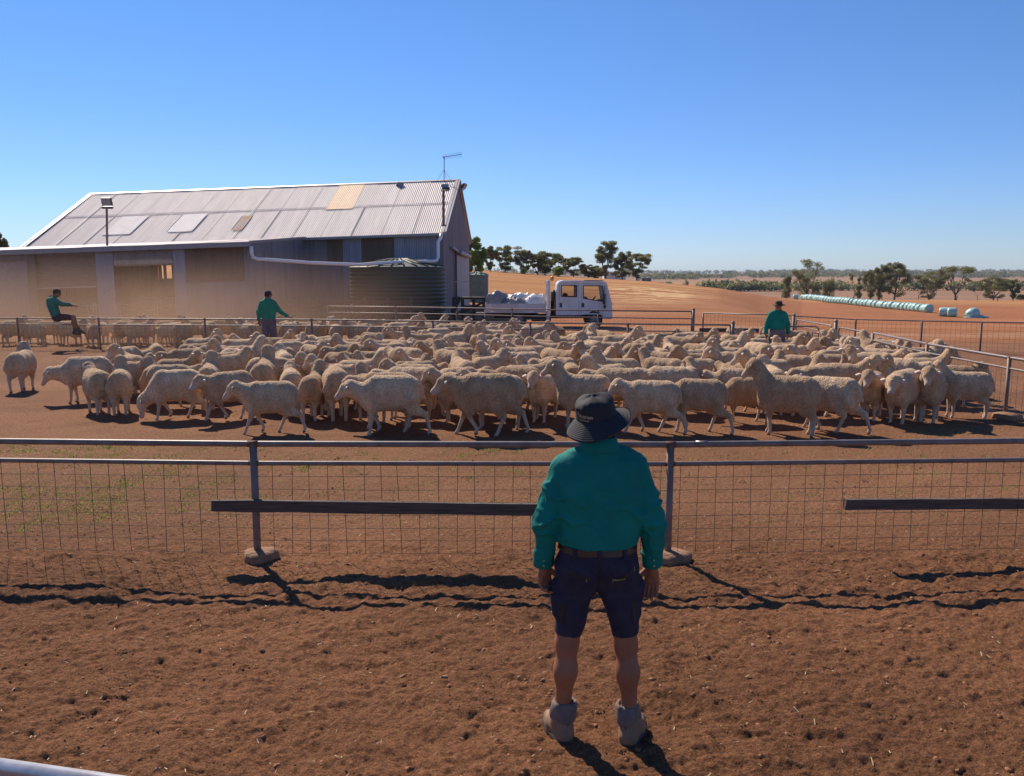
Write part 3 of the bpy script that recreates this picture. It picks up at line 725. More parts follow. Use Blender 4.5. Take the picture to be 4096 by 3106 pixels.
# ============================================================ YARD FENCES
M_wire = mat('wire', (.075, .05, .045), .85, 0, col2=(.05, .032, .026), vscale=9)
M_board = mat('weathered_board', (.120, .085, .070), .9, 0, col2=(.06, .042, .036), vscale=2.5, stretch=(1.5, 12, 22), bump=.003, bscale=14)
M_conc = mat('old_concrete', (.30, .16, .09), .95, 0, col2=(.19, .10, .055), vscale=9, bump=.012, bscale=22)
M_collar = mat('pipe_collar', (.42, .40, .41), .4, .6, col2=(.25, .10, .06), vscale=14)
M_weld = mat('rusty_weld', (.17, .075, .04), .8, .1, var=.35, vscale=30)
RW = random.Random(77)
def fence(name, label, cat, pts, h=1.0, mid=.83, r=.024, r2=.019, dv=.155, dh=.105, zb=.06, posts=True, pr=.033, wire=.0027, mesh=True, group=None, sag=.004, ptop=None, smoothrail=True, zg=None, mid_from=0):
    """pts: ground line. rails as round pipe, posts at every point, welded mesh between"""
    pts = [Vector((p[0], p[1], Tz(p[0], p[1]) if zg is None else zg)) for p in pts]
    t = thing(name, label, cat, (pts[0] + pts[-1]) / 2, group)
    q = MB(); q.tube([p + Vector((0, 0, h)) for p in pts], r, 10); q.build('top_rail', M_steel, t, smooth=True)
    if mid:
        q = MB(); q.tube([p + Vector((0, 0, mid)) for p in pts], r2, 10); q.build('middle_rail', M_steel, t, smooth=True)
    if name == 'yard_fence' and mid:
        for i, p in enumerate(pts):
            for z_, rr_ in ((mid, r2), (h, r)):
                q = MB()
                dd = (pts[min(i + 1, len(pts) - 1)] - pts[max(i - 1, 0)]).normalized()
                q.tube([p - dd * (pr + .010) + Vector((0, 0, z_)), p + dd * (pr + .010) + Vector((0, 0, z_))], rr_ + .0022, 10)
                q.build('weld', M_weld, t, smooth=True)
    if posts:
        for i, p in enumerate(pts):
            if posts is not True and i not in posts: continue
            q = MB(); q.tube([p + Vector((0, 0, -.3)), p + Vector((0, 0, (h if ptop is None else ptop) - .002))], [pr * .9, pr], 10); q.build('post', M_steel_rusty, t, smooth=True)
    if mesh:
        q = MB(); top = mid or h
        nh = int(round((top - zb) / dh)); off = 0.0
        for a, b in zip(pts[:-1], pts[1:]):
            L = (b - a).length; d = (b - a) / L; side = Vector((-d.y, d.x, 0)) * -.02
            n = 4 if wire < .0025 else 3
            for k in range(nh):
                z = zb + (top - zb) * k / nh
                m = max(2, int(L / .9)); q.tube([a + d * (L * i / m) + side + Vector((0, 0, z + RW.uniform(-sag, sag))) for i in range(m + 1)], wire, n, False)
            x = off
            while x < L:
                j = RW.gauss(0, .006)
                q.tube([a + d * (x + j * 2) + side + Vector((0, 0, top)), a + d * (x + j) + side * (1 + RW.uniform(-.3, .3)) + Vector((0, 0, (top + zb) / 2)), a + d * x + side + Vector((0, 0, zb - .004))], wire, n, False)
                x += dv
            off = x - L
        o = q.build('wire_mesh', M_wire, t)
    return t
# nearest fence, straight across the picture
NP = [(-9.6, 7.15), (-5.65, 6.95), (-2.165, 6.77), (1.32, 6.74), (5.0, 6.93), (8.6, 7.2)]
nf = fence('yard_fence', 'nearest grey pipe and mesh fence, right across the picture in front of the flock', 'fence', NP, 1.0, .835, .026, .020, zg=0.0)
q = MB()
for k, (p, rr) in enumerate(((NP[2], .14), (NP[3], .155))):
    q = MB(); z = .0
    q.lathe([(rr * .9, -.12), (rr, -.02), (rr * 1.02, .045), (rr * .93, .075), (rr * .5, .088), (.001, .09)], 28, (p[0] + .03, p[1] - .02, z), wob=lambda i, a, k=k: 1 + .08 * math.sin(3 * a + k * 2) + .05 * math.sin(7 * a + k))
    q.build('concrete_footing', M_conc, nf, smooth=True)
def board(px0, py0, px1, py1, hh, y0, y1):
    p0 = A(px0, py0, y0); p1 = A(px1, py1, y1); q = MB(); n = 9; R = random.Random(int(px0))
    top = []; bot = []
    d = (p1 - p0).normalized(); t = Vector((-d.y, d.x, 0)) * .022
    vs = []; fs = []
    for i in range(n + 1):
        c = p0.lerp(p1, i / n); a = hh / 2 + R.uniform(-.002, .002); b = hh / 2 + R.uniform(-.003, .003)
        if i == 0: a -= .004; 
        ex = d * (R.uniform(-.012, .012) if i in (0, n) else 0)
        vs += [c - t + Vector((0, 0, a)) + ex, c + t + Vector((0, 0, a)), c + t - Vector((0, 0, b)), c - t - Vector((0, 0, b)) - ex]
    for i in range(n):
        for k in range(4): fs.append((4 * i + k, 4 * i + (k + 1) % 4, 4 * i + 4 + (k + 1) % 4, 4 * i + 4 + k))
    fs += [(0, 3, 2, 1), (4 * n, 4 * n + 1, 4 * n + 2, 4 * n + 3)]
    q.add(vs, fs); return q
board(849, 2022, 2400, 2042, .098, 6.71, 6.60).build('timber_board', M_board, nf)
board(3378, 2017, 4300, 2014, .090, 6.76, 6.95).build('timber_board', M_board, nf)
q = MB(); p = A(2806, 1790, 6.76)
q.tube([(p.x - .05, p.y, 1.0), (p.x + .05, p.y, 1.0)], .029, 12); q.build('rail_collar', M_collar, nf, smooth=True)
# the rail at the photographer's own feet, bottom left corner
a = G(0, 3072, .98); b = G(430, 3135, .98); d = (b - a).normalized()
fence('handling_rail', 'pale shiny pipe rail crossing the bottom left corner', 'fence rail', [(a - d * 1.6)[:2], (b + d * .9)[:2], (b + d * 3.2)[:2]], .98, None, .027, mesh=False, zg=0.0)
SC.objects[:] and [setattr(o.material_slots[0], 'material', mat('worn_shiny_pipe', (.52, .50, .50), .3, .5, col2=(.36, .33, .32), vscale=14)) for o in SC.objects if o.parent and o.parent.name == 'handling_rail' and o.name.startswith('top_rail')]
# right hand side fence and its gates
SR = [(9.12, 26.2), (8.93, 23.2)]
RFP = [(8.80, 20.1), (8.45, 16.75), (8.42, 13.9), (8.5, 11.0), (8.58, 7.25)]
fence('yard_fence', 'silver pipe and mesh fence running towards us right of the flock', 'fence', RFP, 1.02, .84, .026, .018, dh=.12)
q = MB(); q.lathe([(.2, -.1), (.24, .0), (.22, .07), (.1, .1), (.001, .1)], 20, (8.40, 13.8, 0)); t_ = q.build('post_footing', M_conc, None, smooth=True); tag(t_, 'sun-baked lump of concrete at the foot of the right side fence post', 'footing')
def gate(label, p0, p1, h=1.0, low=.12):
    p0 = Vector((p0[0], p0[1], 0)); p1 = Vector((p1[0], p1[1], 0)); d = (p1 - p0).normalized()
    t = thing('gate', label, 'gate', (p0 + p1) / 2); q = MB(); c = .12; z = Vector((0, 0, 1))
    q.tube([p0 + z * low, p0 + z * (h - c), p0 + z * (h - .03) + d * .04, p0 + z * h + d * c, p1 + z * h - d * c, p1 + z * (h - .03) - d * .04, p1 + z * (h - c), p1 + z * low, p0 + z * low], .021, 8)
    q.tube([p0 + z * (h * .8), p1 + z * (h * .8)], .015, 6); m = (p0 + p1) / 2; q.tube([m + z * low, m + z * (h * .8)], .015, 6)
    q.build('gate_frame', M_steel, t, smooth=True)
    q = MB(); L = (p1 - p0).length; x = .1
    while x < L: q.tube([p0 + d * x + z * low, p0 + d * x + z * (h * .8)], .002, 3, False); x += .12
    for k in range(6): q.tube([p0 + z * (low + k * .12), p1 + z * (low + k * .12)], .002, 3, False)
    q.build('wire_mesh', M_wire, t)
    return t
def post(label, p, h, r=.05, cap=True):
    t = thing('gate_post', label, 'post', (p[0], p[1], 0)); q = MB(); q.tube([(p[0], p[1], -.3), (p[0], p[1], h)], r, 12); q.build('post', M_steel_rusty, t, smooth=True)
    q = MB(); q.lathe([(r * 1.15, h - .01), (r * 1.1, h + .03), (r * .6, h + .06), (.001, h + .065)], 12, (p[0], p[1], 0)); q.build('post_cap', M_steel, t, smooth=True)
gate('round-cornered mesh gate nearest the flock on the right side fence', (8.95, 22.6), (8.82, 20.5), 1.0)
post('stout capped gate post between the two gates on the right', (9.0, 22.95), 1.13)
gate('further pipe gate beyond the capped post, angled towards the man in green', (9.02, 23.3), (9.15, 26.6), 1.0)
post('thin post where the far gate meets the back fence', (9.17, 26.9), 1.12, .045)
# back fence of the pen
BP = [(-22.5, 27.6), (-19.5, 27.5), (-16.4, 27.4), (-13.6, 27.2), (-10.0, 26.9), (-6.45, 26.6), (-2.45, 25.6), (.55, 24.8), (3.4, 24.2), (6.25, 23.6)]
fence('yard_fence', 'back fence of the front pen with the man in the cap leaning on it', 'fence', BP, 1.0, .80, .024, .018, wire=.0030, dv=.15, dh=.12)
post('capped end post of the back fence, left of the man in the dark hat', (6.3, 23.55), 1.06, .05)
gate('half hidden mesh gate between the end post and the man in the dark hat', (7.0, 23.2), (8.7, 23.4), .98)
# second back fence in front of the truck
CP = [(-8.4, 37.8), (-5.2, 37.0), (-2.4, 36.0), (.0, 34.6), (3.45, 33.2), (7.0, 32.2)]
fence('yard_fence', 'double railed pipe fence just in front of the white truck', 'fence', CP, 1.02, .74, .028, .022, wire=.0034, dv=.16, dh=.14)
post('round topped post at the right end of the fence by the truck', (7.05, 32.15), 1.1, .055)
# outer boundary yard fence on the right
DP = [(7.35, 31.8), (9.6, 30.4), (11.9, 28.6), (13.5, 27.2), (14.9, 26.2), (16.2, 25.3), (17.6, 24.4), (20, 22.8)]
df = fence('yard_fence', 'outer dark pipe and mesh fence running off to the right below the wrapped bales', 'fence', DP, .98, None, .022, wire=.0032, dv=.15, dh=.13, pr=.032)
q = MB(); q.beam(A(2798, 1321, 31.3), A(3036, 1324, 30.4), .05, .16); q.build('timber_board', M_board, df)
# old timber yard rails under the shed, left of the tank
tf = thing('timber_yards', 'low brown timber rails along the foot of the shed', 'fence', (-8, 41, 0))
q = MB()
for z in (.45, .8, 1.12): q.beam((-14.5, 41.6, z), (-4.9, 41.2, z), .05, .13)
q.build('rail', M_board, tf)
for k in range(9):
    q = MB(); x = -14.4 + k * 1.17; q.box((x, 41.55 - .04 * k, .6), (.14, .14, 1.4)); q.build('post', M_board, tf)
q = MB(); R = random.Random(2)
for k in range(22):
    x = -8.6 + k * .17; q.box((x, 41.2, .62), (.07, .03, 1.0))
q.build('picket', M_board, tf)
# far paddock fence: thin posts in a line behind the bales
pf = thing('paddock_fence', 'thin post and wire fence across the far paddock behind the bales', 'fence', (80, 205, Tz(80, 205)))
PL = [(60 + i * 6.2, 232 - i * 5.6) for i in range(16)]
for (x, y) in PL:
    q = MB(); z = Tz(x, y); q.tube([(x, y, z - .3), (x, y, z + 1.2)], .07, 5); q.build('post', M_dark, pf)
q = MB()
for h in (.4, .8, 1.15): q.tube([(x, y, Tz(x, y) + h) for x, y in PL], .012, 3)
q.build('wire', M_wire, pf)
# ============================================================ TRUCK
TX0 = (1940 - 2048) / FPX * 38.0; TY = 38.2
tr = thing('truck', 'white crew cab tray truck parked behind the yards, facing right', 'truck', (TX0 + 2.9, TY + .9, 0))
M_wp = mat('white_paint', (.66, .67, .71), .32, 0, col2=(.52, .50, .50), vscale=1.1)
M_wp2 = mat('tray_paint', (.58, .56, .60), .45, .1, col2=(.42, .38, .38), vscale=1.6)
M_blk = mat('black_rubber', (.022, .02, .02), .8, 0, var=.2)
M_chs = mat('chassis', (.035, .03, .03), .8, .1, var=.3)
M_win = mat('tinted_glass', (.20, .19, .14), .08, 0, var=.1, spec=.8)
M_trimb = mat('black_trim', (.03, .03, .035), .5, 0)
M_or = mat('beacon_orange', (.85, .20, .02), .3, 0, var=.1)
def TP(x, z, y=0): return Vector((TX0 + x, TY + y, z))
def extr(prof, y0, y1, q, inset=0):
    """closed side profile (x,z) pulled through the truck's width"""
    n = len(prof); vs = [TP(x, z, y0) for x, z in prof] + [TP(x, z, y1) for x, z in prof]
    q.add(vs, [tuple(range(n)), tuple(range(2 * n - 1, n - 1, -1))] + [(i, i + n, (i + 1) % n + n, (i + 1) % n) for i in range(n)])
# cab shell: side panels with real window holes, roof, back, front
WD = 1.85
cab = MB()
out = [(3.28, .60), (3.26, 1.55), (3.33, 2.02), (3.42, 2.14), (3.6, 2.19), (5.35, 2.17), (5.55, 2.13), (5.62, 2.02), (5.80, 1.30), (5.86, 1.15), (5.88, .62), (5.80, .45), (5.45, .42)]
arch = [(5.06 + .42 * math.cos(a), .38 + .42 * math.sin(a)) for a in [math.pi * k / 10 for k in range(1, 10)]]
w1 = [(3.52, 1.46), (3.52, 1.97), (4.22, 1.96), (4.22, 1.44)]
w2 = [(4.53, 1.38), (4.53, 1.96), (5.40, 1.94), (5.52, 1.22), (4.98, 1.30)]
def side(y, sg):
    def P(l): return [TP(x, z, y) for x, z in l]
    top = [(3.26, 1.55), (3.33, 2.02), (3.42, 2.14), (3.6, 2.19), (4.4, 2.185), (5.35, 2.17), (5.55, 2.13), (5.62, 2.02), (5.80, 1.30)]
    # strips around the windows
    F = [[(3.26, 1.55), (3.33, 2.02), (3.42, 2.14), (3.52, 1.97), (3.52, 1.46)], [(3.42, 2.14), (3.6, 2.19), (4.37, 2.185), (4.22, 1.96), (3.52, 1.97)],
         [(4.22, 1.96), (4.37, 2.185), (4.53, 1.96), (4.53, 1.38), (4.22, 1.44)], [(4.37, 2.185), (5.35, 2.17), (5.55, 2.13), (5.40, 1.94), (4.53, 1.96)],
         [(5.40, 1.94), (5.55, 2.13), (5.62, 2.02), (5.80, 1.30), (5.52, 1.22)],
         [(3.26, 1.55), (3.52, 1.46), (4.22, 1.44), (4.37, 1.41), (4.37, .60), (3.28, .60)], [(4.37, 1.41), (4.53, 1.38), (4.98, 1.30), (5.06, 1.285), (5.06, .80)] + arch[5:][:0] + [(4.95, .79), (4.82, .73), (4.72, .64), (4.37, .60)],
         [(5.06, 1.285), (5.52, 1.22), (5.80, 1.30), (5.86, 1.15), (5.88, .62), (5.46, .52), (5.40, .64), (5.30, .73), (5.17, .79), (5.06, .80)], [(5.46, .52), (5.88, .62), (5.80, .45), (5.47, .42)]]
    for f in F:
        p = P(f); cab.add(p, [tuple(range(len(p)))[:: sg]])
side(0, 1); side(WD, -1)
o_ = out[1:9]
for (a, b) in zip([(3.28, .6)] + o_[:6], o_[:7]): cab.add([TP(*a, 0), TP(*b, 0), TP(*b, WD), TP(*a, WD)], [(0, 1, 2, 3)])
for (a, b) in (((5.55, 2.13), (5.62, 2.02)), ((5.80, 1.30), (5.86, 1.15)), ((5.86, 1.15), (5.88, .62)), ((5.88, .62), (5.80, .45)), ((5.80, .45), (5.47, .42))): cab.add([TP(*a, 0), TP(*b, 0), TP(*b, WD), TP(*a, WD)], [(0, 1, 2, 3)])
cab.box(TP(4.5, .66, WD / 2), (2.4, WD - .02, .06))
cabo = cab.build('cab', M_wp, tr)
q = MB(); q.box(TP(4.0, 1.0, WD / 2), (.55, 1.5, .55), bevel=.05); q.box(TP(3.75, 1.35, WD / 2), (.15, 1.5, .5), bevel=.05); q.box(TP(4.95, 1.0, WD / 2), (.5, 1.5, .5), bevel=.05); q.box(TP(4.68, 1.25, WD / 2), (.14, 1.4, .35), bevel=.05)
q.tube([TP(5.25 + .17 * math.cos(a) * .5 - .1, 1.33 + .17 * math.cos(a) * .6, 1.35 + .19 * math.sin(a)) for a in [2 * math.pi * k / 16 for k in range(17)]], .016, 6); q.beam(TP(5.5, 1.05, WD / 2), TP(5.5, 1.3, WD / 2), 1.6, .25, up=(1, 0, 0)); q.build('seats', M_trimb, tr)
def pane(nm, l, y, m=M_win): q = MB(); q.add([TP(x, z, y) for x, z in l], [tuple(range(len(l)))]); return q.build(nm, m, tr)
mg, N_, L_, P_ = new_mat('clear_cab_glass'); P_.inputs['Transmission Weight'].default_value = 1; P_.inputs['Roughness'].default_value = .02; P_.inputs['IOR'].default_value = 1.02; P_.inputs['Base Color'].default_value = (.62, .62, .58, 1); P_.inputs['Specular IOR Level'].default_value = .6
for l in (w1, w2):
    f = pane('window', l, .012, mg); pane('window', l, WD - .012, mg)
    q = MB(); n = len(l)
    for i in range(n): q.tube([TP(*l[i], -.004), TP(*l[(i + 1) % n], -.004)], .022, 6)
    o = q.build('window_seal', M_trimb, f)
q = MB(); q.add([TP(5.62, 2.02, .08), TP(5.80, 1.30, .08), TP(5.80, 1.30, WD - .08), TP(5.62, 2.02, WD - .08)], [(0, 1, 2, 3)]); q.build('windscreen', mg, tr)
# door outlines and handles
dq = MB()
for l in ([(3.42, .66), (3.42, 1.98), (3.5, 2.06), (4.28, 2.06), (4.32, 1.9), (4.32, .66)], [(4.44, .66), (4.44, 1.98), (4.52, 2.05), (5.44, 2.03)], [(5.56, 1.9), (5.60, 1.0), (5.45, .75)]):
    dq.tube([TP(x, z, -.002) for x, z in l], .006, 4)
dq.build('door_seam', M_chs, tr)
for x in (3.50, 4.52):
    q = MB(); q.box(TP(x, 1.06, -.012), (.11, .035, .20), bevel=.012); q.build('door_handle', M_trimb, tr)
q = MB(); q.box(TP(5.46, 1.35, -.22), (.13, .07, .50), bevel=.03); q.tube([TP(5.5, 1.95, -.02), TP(5.47, 1.62, -.2)], .014, 6); q.tube([TP(5.5, .95, -.02), TP(5.47, 1.1, -.2)], .014, 6); q.box(TP(5.50, 1.0, -.2), (.10, .06, .17), bevel=.02); q.build('wing_mirror', M_trimb, tr)
q = MB(); q.box(TP(5.72, .52, WD / 2), (.34, WD + .04, .20), bevel=.04); q.build('bumper', M_wp, tr)
for y in (.22, WD - .22): q = MB(); q.box(TP(5.85, .78, y), (.06, .3, .2), bevel=.02); q.build('headlight', M_glass, tr)
q = MB(); q.box(TP(5.0, 2.19, .05), (.9, .02, .03)); q.tube([TP(5.36, 2.16, .05), TP(5.38, 2.55, .05)], .008, 4); q.build('radio_aerial', M_trimb, tr)
def wheel(x, y, r=.375, dual=False):
    t_ = MB(); ax = (Vector((1, 0, 0)), Vector((0, 0, 1)), Vector((0, -1, 0)))
    t_.lathe([(r * .60, -.10), (r * .9, -.10), (r, -.07), (r, .07), (r * .9, .10), (r * .60, .10)], 32, TP(x, r, y), ax)
    o = t_.build('wheel', M_blk, tr, smooth=True)
    q = MB(); q.lathe([(r * .60, .095), (r * .55, .03), (r * .3, .02), (r * .26, .09), (.001, .10)], 24, TP(x, r, y), ax); q.build('rim', mat('wheel_rim', (.25, .23, .22), .6, .2), o, smooth=True)
for y in (.13, WD - .13): wheel(5.06, y); wheel(1.55, y)
q = MB(); q.box(TP(2.7, .52, .6), (4.6, .1, .18)); q.box(TP(2.7, .52, WD - .6), (4.6, .1, .18)); q.box(TP(2.6, .48, .25), (.9, .4, .34), bevel=.03); q.box(TP(1.0, .62, WD / 2), (2.9, 1.2, .12)); q.box(TP(3.15, 1.1, .9), (.12, 1.2, 1.1)); q.tube([TP(3.17, .6, .15), TP(3.15, 1.2, .12), TP(3.2, 1.75, .15)], .05, 8); q.box(TP(1.5, .35, WD / 2), (.2, 1.5, .2)); q.build('chassis', M_chs, tr)
q = MB(); q.box(TP(1.47, .74, WD / 2), (3.0, WD + .1, .07)); q.build('tray_floor', M_wp2, tr)
q = MB(); y = -.06; q.box(TP(1.42, .96, y), (2.74, .035, .34), bevel=.01)
for z in (.84, .97, 1.09): q.box(TP(1.42, z, y - .022), (2.66, .015, .025))
for x in (.06, 2.78): q.box(TP(x, .95, y - .01), (.07, .06, .42))
q.build('side_board', M_wp2, tr)
q = MB(); q.box(TP(1.42, .96, WD + .06), (2.74, .035, .34)); q.box(TP(.02, .96, WD / 2), (.035, WD + .1, .36)); q.build('side_board', M_wp2, tr)
q = MB()
for y in (-.05, WD + .05): q.box(TP(2.93, 1.38, y), (.13, .09, 1.62), bevel=.01)
q.box(TP(2.93, 2.15, WD / 2), (.08, WD, .08)); q.box(TP(2.93, 1.1, WD / 2), (.05, WD, .7))
for k in range(5): q.box(TP(2.93, 1.5 + k * .14, WD / 2), (.03, WD, .03))
q.build('headboard', M_wp, tr)
q = MB(); q.box(TP(-.02, .66, .1), (.05, .2, .3)); q.box(TP(2.9, .52, -.06), (.14, .03, .3)); q.build('mudflap', M_wp2, tr)
q = MB(); q.lathe([(.07, 0), (.07, .05), (.085, .06), (.08, .17), (.04, .21), (.001, .215)], 14, TP(3.10, 2.17, .15)); q.build('beacon', M_or, tr, smooth=True)
q = MB(); q.box(TP(3.02, 2.24, .12), (.1, .06, .06)); q.build('beacon_bracket', M_glass, tr)
# bags on the tray
def bag(name, label, c, sz, m, seed, lean=0.0):
    s = SDF(); s.el((0, 0, sz[2] * .42), (sz[0] * .5, sz[1] * .5, sz[2] * .46), .1).el((-.1 * sz[0], 0, sz[2] * .75), (sz[0] * .32, sz[1] * .34, sz[2] * .26), .18).el((.2 * sz[0], 0, sz[2] * .65), (sz[0] * .26, sz[1] * .36, sz[2] * .3), .18)
    rg = np.random.RandomState(seed); d0 = rg.rand(3)
    def fold(P, D):
        q = P @ np.array([3 + d0[0] * 3, 2, 5 - d0[1] * 8], np.float32)
        return D + .034 * np.sin(q * 2.6 + 4 * noise3(P[:, 0] * 3, P[:, 1] * 3, P[:, 2] * 3, seed)) + .06 * noise3(P[:, 0] * 5, P[:, 1] * 5, P[:, 2] * 5, seed + 1) - .05 * np.clip(1 - np.abs(noise3(P[:, 0] * 4, P[:, 1] * 4, P[:, 2] * 2.5, seed + 2)) * 7, 0, 1)
    s.pr.append(('f', fold, None, 0, 0, 0, -1))
    h = .035; v, f = s.mesh((-sz[0] * .7, -sz[1] * .7, -.05), (sz[0] * .7, sz[1] * .7, sz[2] * 1.2), h)
    v[:, 2] = np.maximum(v[:, 2], 0); o = meshobj(name, v, f, m, smooth=True); o.location = c; return tag(o, label, 'bag')
mbw = mat('woven_white_bag', (.72, .70, .70), .5, 0, col2=(.58, .54, .50), vscale=5); mbg = mat('woven_grey_bag', (.28, .265, .27), .6, 0, col2=(.20, .18, .18), vscale=4)
bag('feed_bag', 'tall dull grey woven sack at the tail end of the truck tray', TP(.56, .78, .75), (.95, .8, .88), mbg, 1)
bag('feed_bag', 'low slumped grey woven sack in the middle of the truck tray', TP(1.33, .78, .55), (.95, .8, .58), mbg, 2)
bag('feed_bag', 'white crumpled sack lying behind the low grey one on the tray', TP(1.62, .78, 1.35), (1.3, .8, .80), mbw, 3)
bag('feed_bag', 'bright white folded sack against the truck headboard', TP(2.38, .78, .62), (1.0, .9, .74), mbw, 4)

# ============================================================ WRAPPED BALES
M_bale = mat('pale_green_wrap', (.38, .60, .55), .34, 0, col2=(.28, .48, .44), vscale=2.4, bump=.03, bscale=3.5)
def bale_mesh(seed):
    q = MB(); R = random.Random(seed); L = 1.28; r = .70
    ax = (Vector((0, 0, 1)), Vector((0, 1, 0)), Vector((1, 0, 0)))
    prof = [(.001, -L / 2), (r * .55, -L / 2), (r * .86, -L / 2 + .05), (r * .97, -L / 2 + .16), (r, -L / 4), (r * 1.01, 0), (r, L / 4), (r * .97, L / 2 - .16), (r * .86, L / 2 - .05), (r * .55, L / 2), (.001, L / 2)]
    ph = R.uniform(0, 6)
    q.lathe(prof, 26, (0, 0, r * .93), ax, wob=lambda i, a: 1 + .018 * math.sin(2 * a + ph) + .012 * math.sin(5 * a + i + ph) + (.0 if math.cos(a) > -.85 else -.03))
    return q
bpts = [(250, 415), (330, 440), (500, 478), (700, 508), (930, 530), (1130, 550), (1300, 563), (1430, 572)]
bhx = [250, 500, 930, 1430, 1600]; bdy = [205, 173, 148, 127, 117]
path = []
for X, Y in bpts:
    y = float(np.interp(X, bhx, bdy)); x = (3100 + X / 2.221 - 2048) / FPX * y * .99; path.append(Vector((x, y, 0)))
def along(path, d):
    for a, b in zip(path[:-1], path[1:]):
        L = (b - a).length
        if d <= L: return a.lerp(b, d / L), (b - a).normalized()
        d -= L
    return None, None
Rb = random.Random(31); blist = []; d = 2.0
blist.append((path[0] + Vector((-1.0, 1.5, 0)), Vector((1, -.3, 0))))
k = 0
while True:
    p, t = along(path, d)
    if p is None: break
    blist.append((p + Vector((Rb.uniform(-.12, .12), Rb.uniform(-.2, .2), 0)), t)); d += 1.46 if k % 7 else 1.9; k += 1
for X in (1530, 1600):
    y = 118 if X == 1530 else 117; blist.append((Vector(((3100 + X / 2.221 - 2048) / FPX * y * .99, y, 0)), Vector((1, -.8 + .4 * (X > 1550), 0))))
bms = [bale_mesh(i).build('hay_bale', M_bale, None, smooth=True) for i in range(4)]
nb = len(blist)
def ordw(n):
    o = ['first', 'second', 'third', 'fourth', 'fifth', 'sixth', 'seventh', 'eighth', 'ninth', 'tenth', 'eleventh', 'twelfth', 'thirteenth', 'fourteenth', 'fifteenth', 'sixteenth', 'seventeenth', 'eighteenth', 'nineteenth']
    tn = ['', '', 'twenty', 'thirty', 'forty', 'fifty', 'sixty', 'seventy', 'eighty', 'ninety']; tno = {20: 'twentieth', 30: 'thirtieth', 40: 'fortieth', 50: 'fiftieth', 60: 'sixtieth', 70: 'seventieth', 80: 'eightieth', 90: 'ninetieth'}
    if n <= 19: return o[n - 1]
    if n % 10 == 0: return tno[n]
    return tn[n // 10] + '-' + o[n % 10 - 1]
for i, (p, t) in enumerate(blist):
    src = bms[i % 4]
    o = src if i < 4 else src.copy()
    if i >= 4: COL.objects.link(o)
    o.location = (p.x, p.y, Tz(p.x, p.y) - .05); a = math.atan2(t.y, t.x) + Rb.uniform(-.12, .12)
    o.rotation_euler = (Rb.uniform(0, 6.28) * 0, 0, a); o.scale = (1, Rb.uniform(.97, 1.04), Rb.uniform(.95, 1.04))
    if i == 0: lb = 'pale green wrapped bale standing alone at the far left end of the long row'
    elif i == nb - 1: lb = 'wrapped bale, right one of the pair past the gap at the row end'
    elif i == nb - 2: lb = 'wrapped bale, left one of the pair past the gap at the row end'
    elif i == nb - 3: lb = 'last pale green bale of the long unbroken row, before the gap'
    else:
        j = nb - 3 - i; lb = f'pale green wrapped bale, {ordw(j + 1)} from the right end of the long row' if j < nb / 2 else f'pale green wrapped bale, {ordw(i)} from the left in the long touching row'
    tag(o, lb, 'hay bale', 'plastic wrapped bales lined up in the paddock')
# the opened bale
y = 115; x = (3100 + 1785 / 2.221 - 2048) / FPX * y * .99; z = Tz(x, y)
ob = thing('opened_bale', 'slumped opened bale with torn pale green wrap trailing on the ground', 'hay bale', (x, y, z))
s = SDF(); s.el((0, 0, .5), (1.0, .8, .72), .1).el((.15, 0, .9), (.75, .6, .45), .2)
s.pr.append(('f', lambda P, D: D + .09 * noise3(P[:, 0] * 3, P[:, 1] * 3, P[:, 2] * 3, 3), None, 0, 0, 0, -1))
v, f = s.mesh((-1.4, -1.1, -.2), (1.4, 1.1, 1.6), .08); v[:, 2] = np.maximum(v[:, 2], -.05); meshobj('wrapped_core', v, f, M_bale, ob, smooth=True, local=True)
s = SDF(); s.el((1.0, -.3, .1), (.9, .6, .24), .1).el((1.6, -.2, .05), (.6, .4, .15), .15).el((-.9, -.5, .02), (.8, .4, .1), .1).el((.1, -.8, .05), (.9, .35, .16), .1)
s.pr.append(('f', lambda P, D: D + .22 * noise3(P[:, 0] * 5, P[:, 1] * 5, P[:, 2] * 5, 5), None, 0, 0, 0, -1))
v, f = s.mesh((-2, -1.4, -.2), (2.4, .6, .6), .06); meshobj('torn_wrap', v, f, mat('torn_wrap', (.22, .36, .33), .4, 0, col2=(.42, .58, .54), vscale=6), ob, smooth=True, local=True)
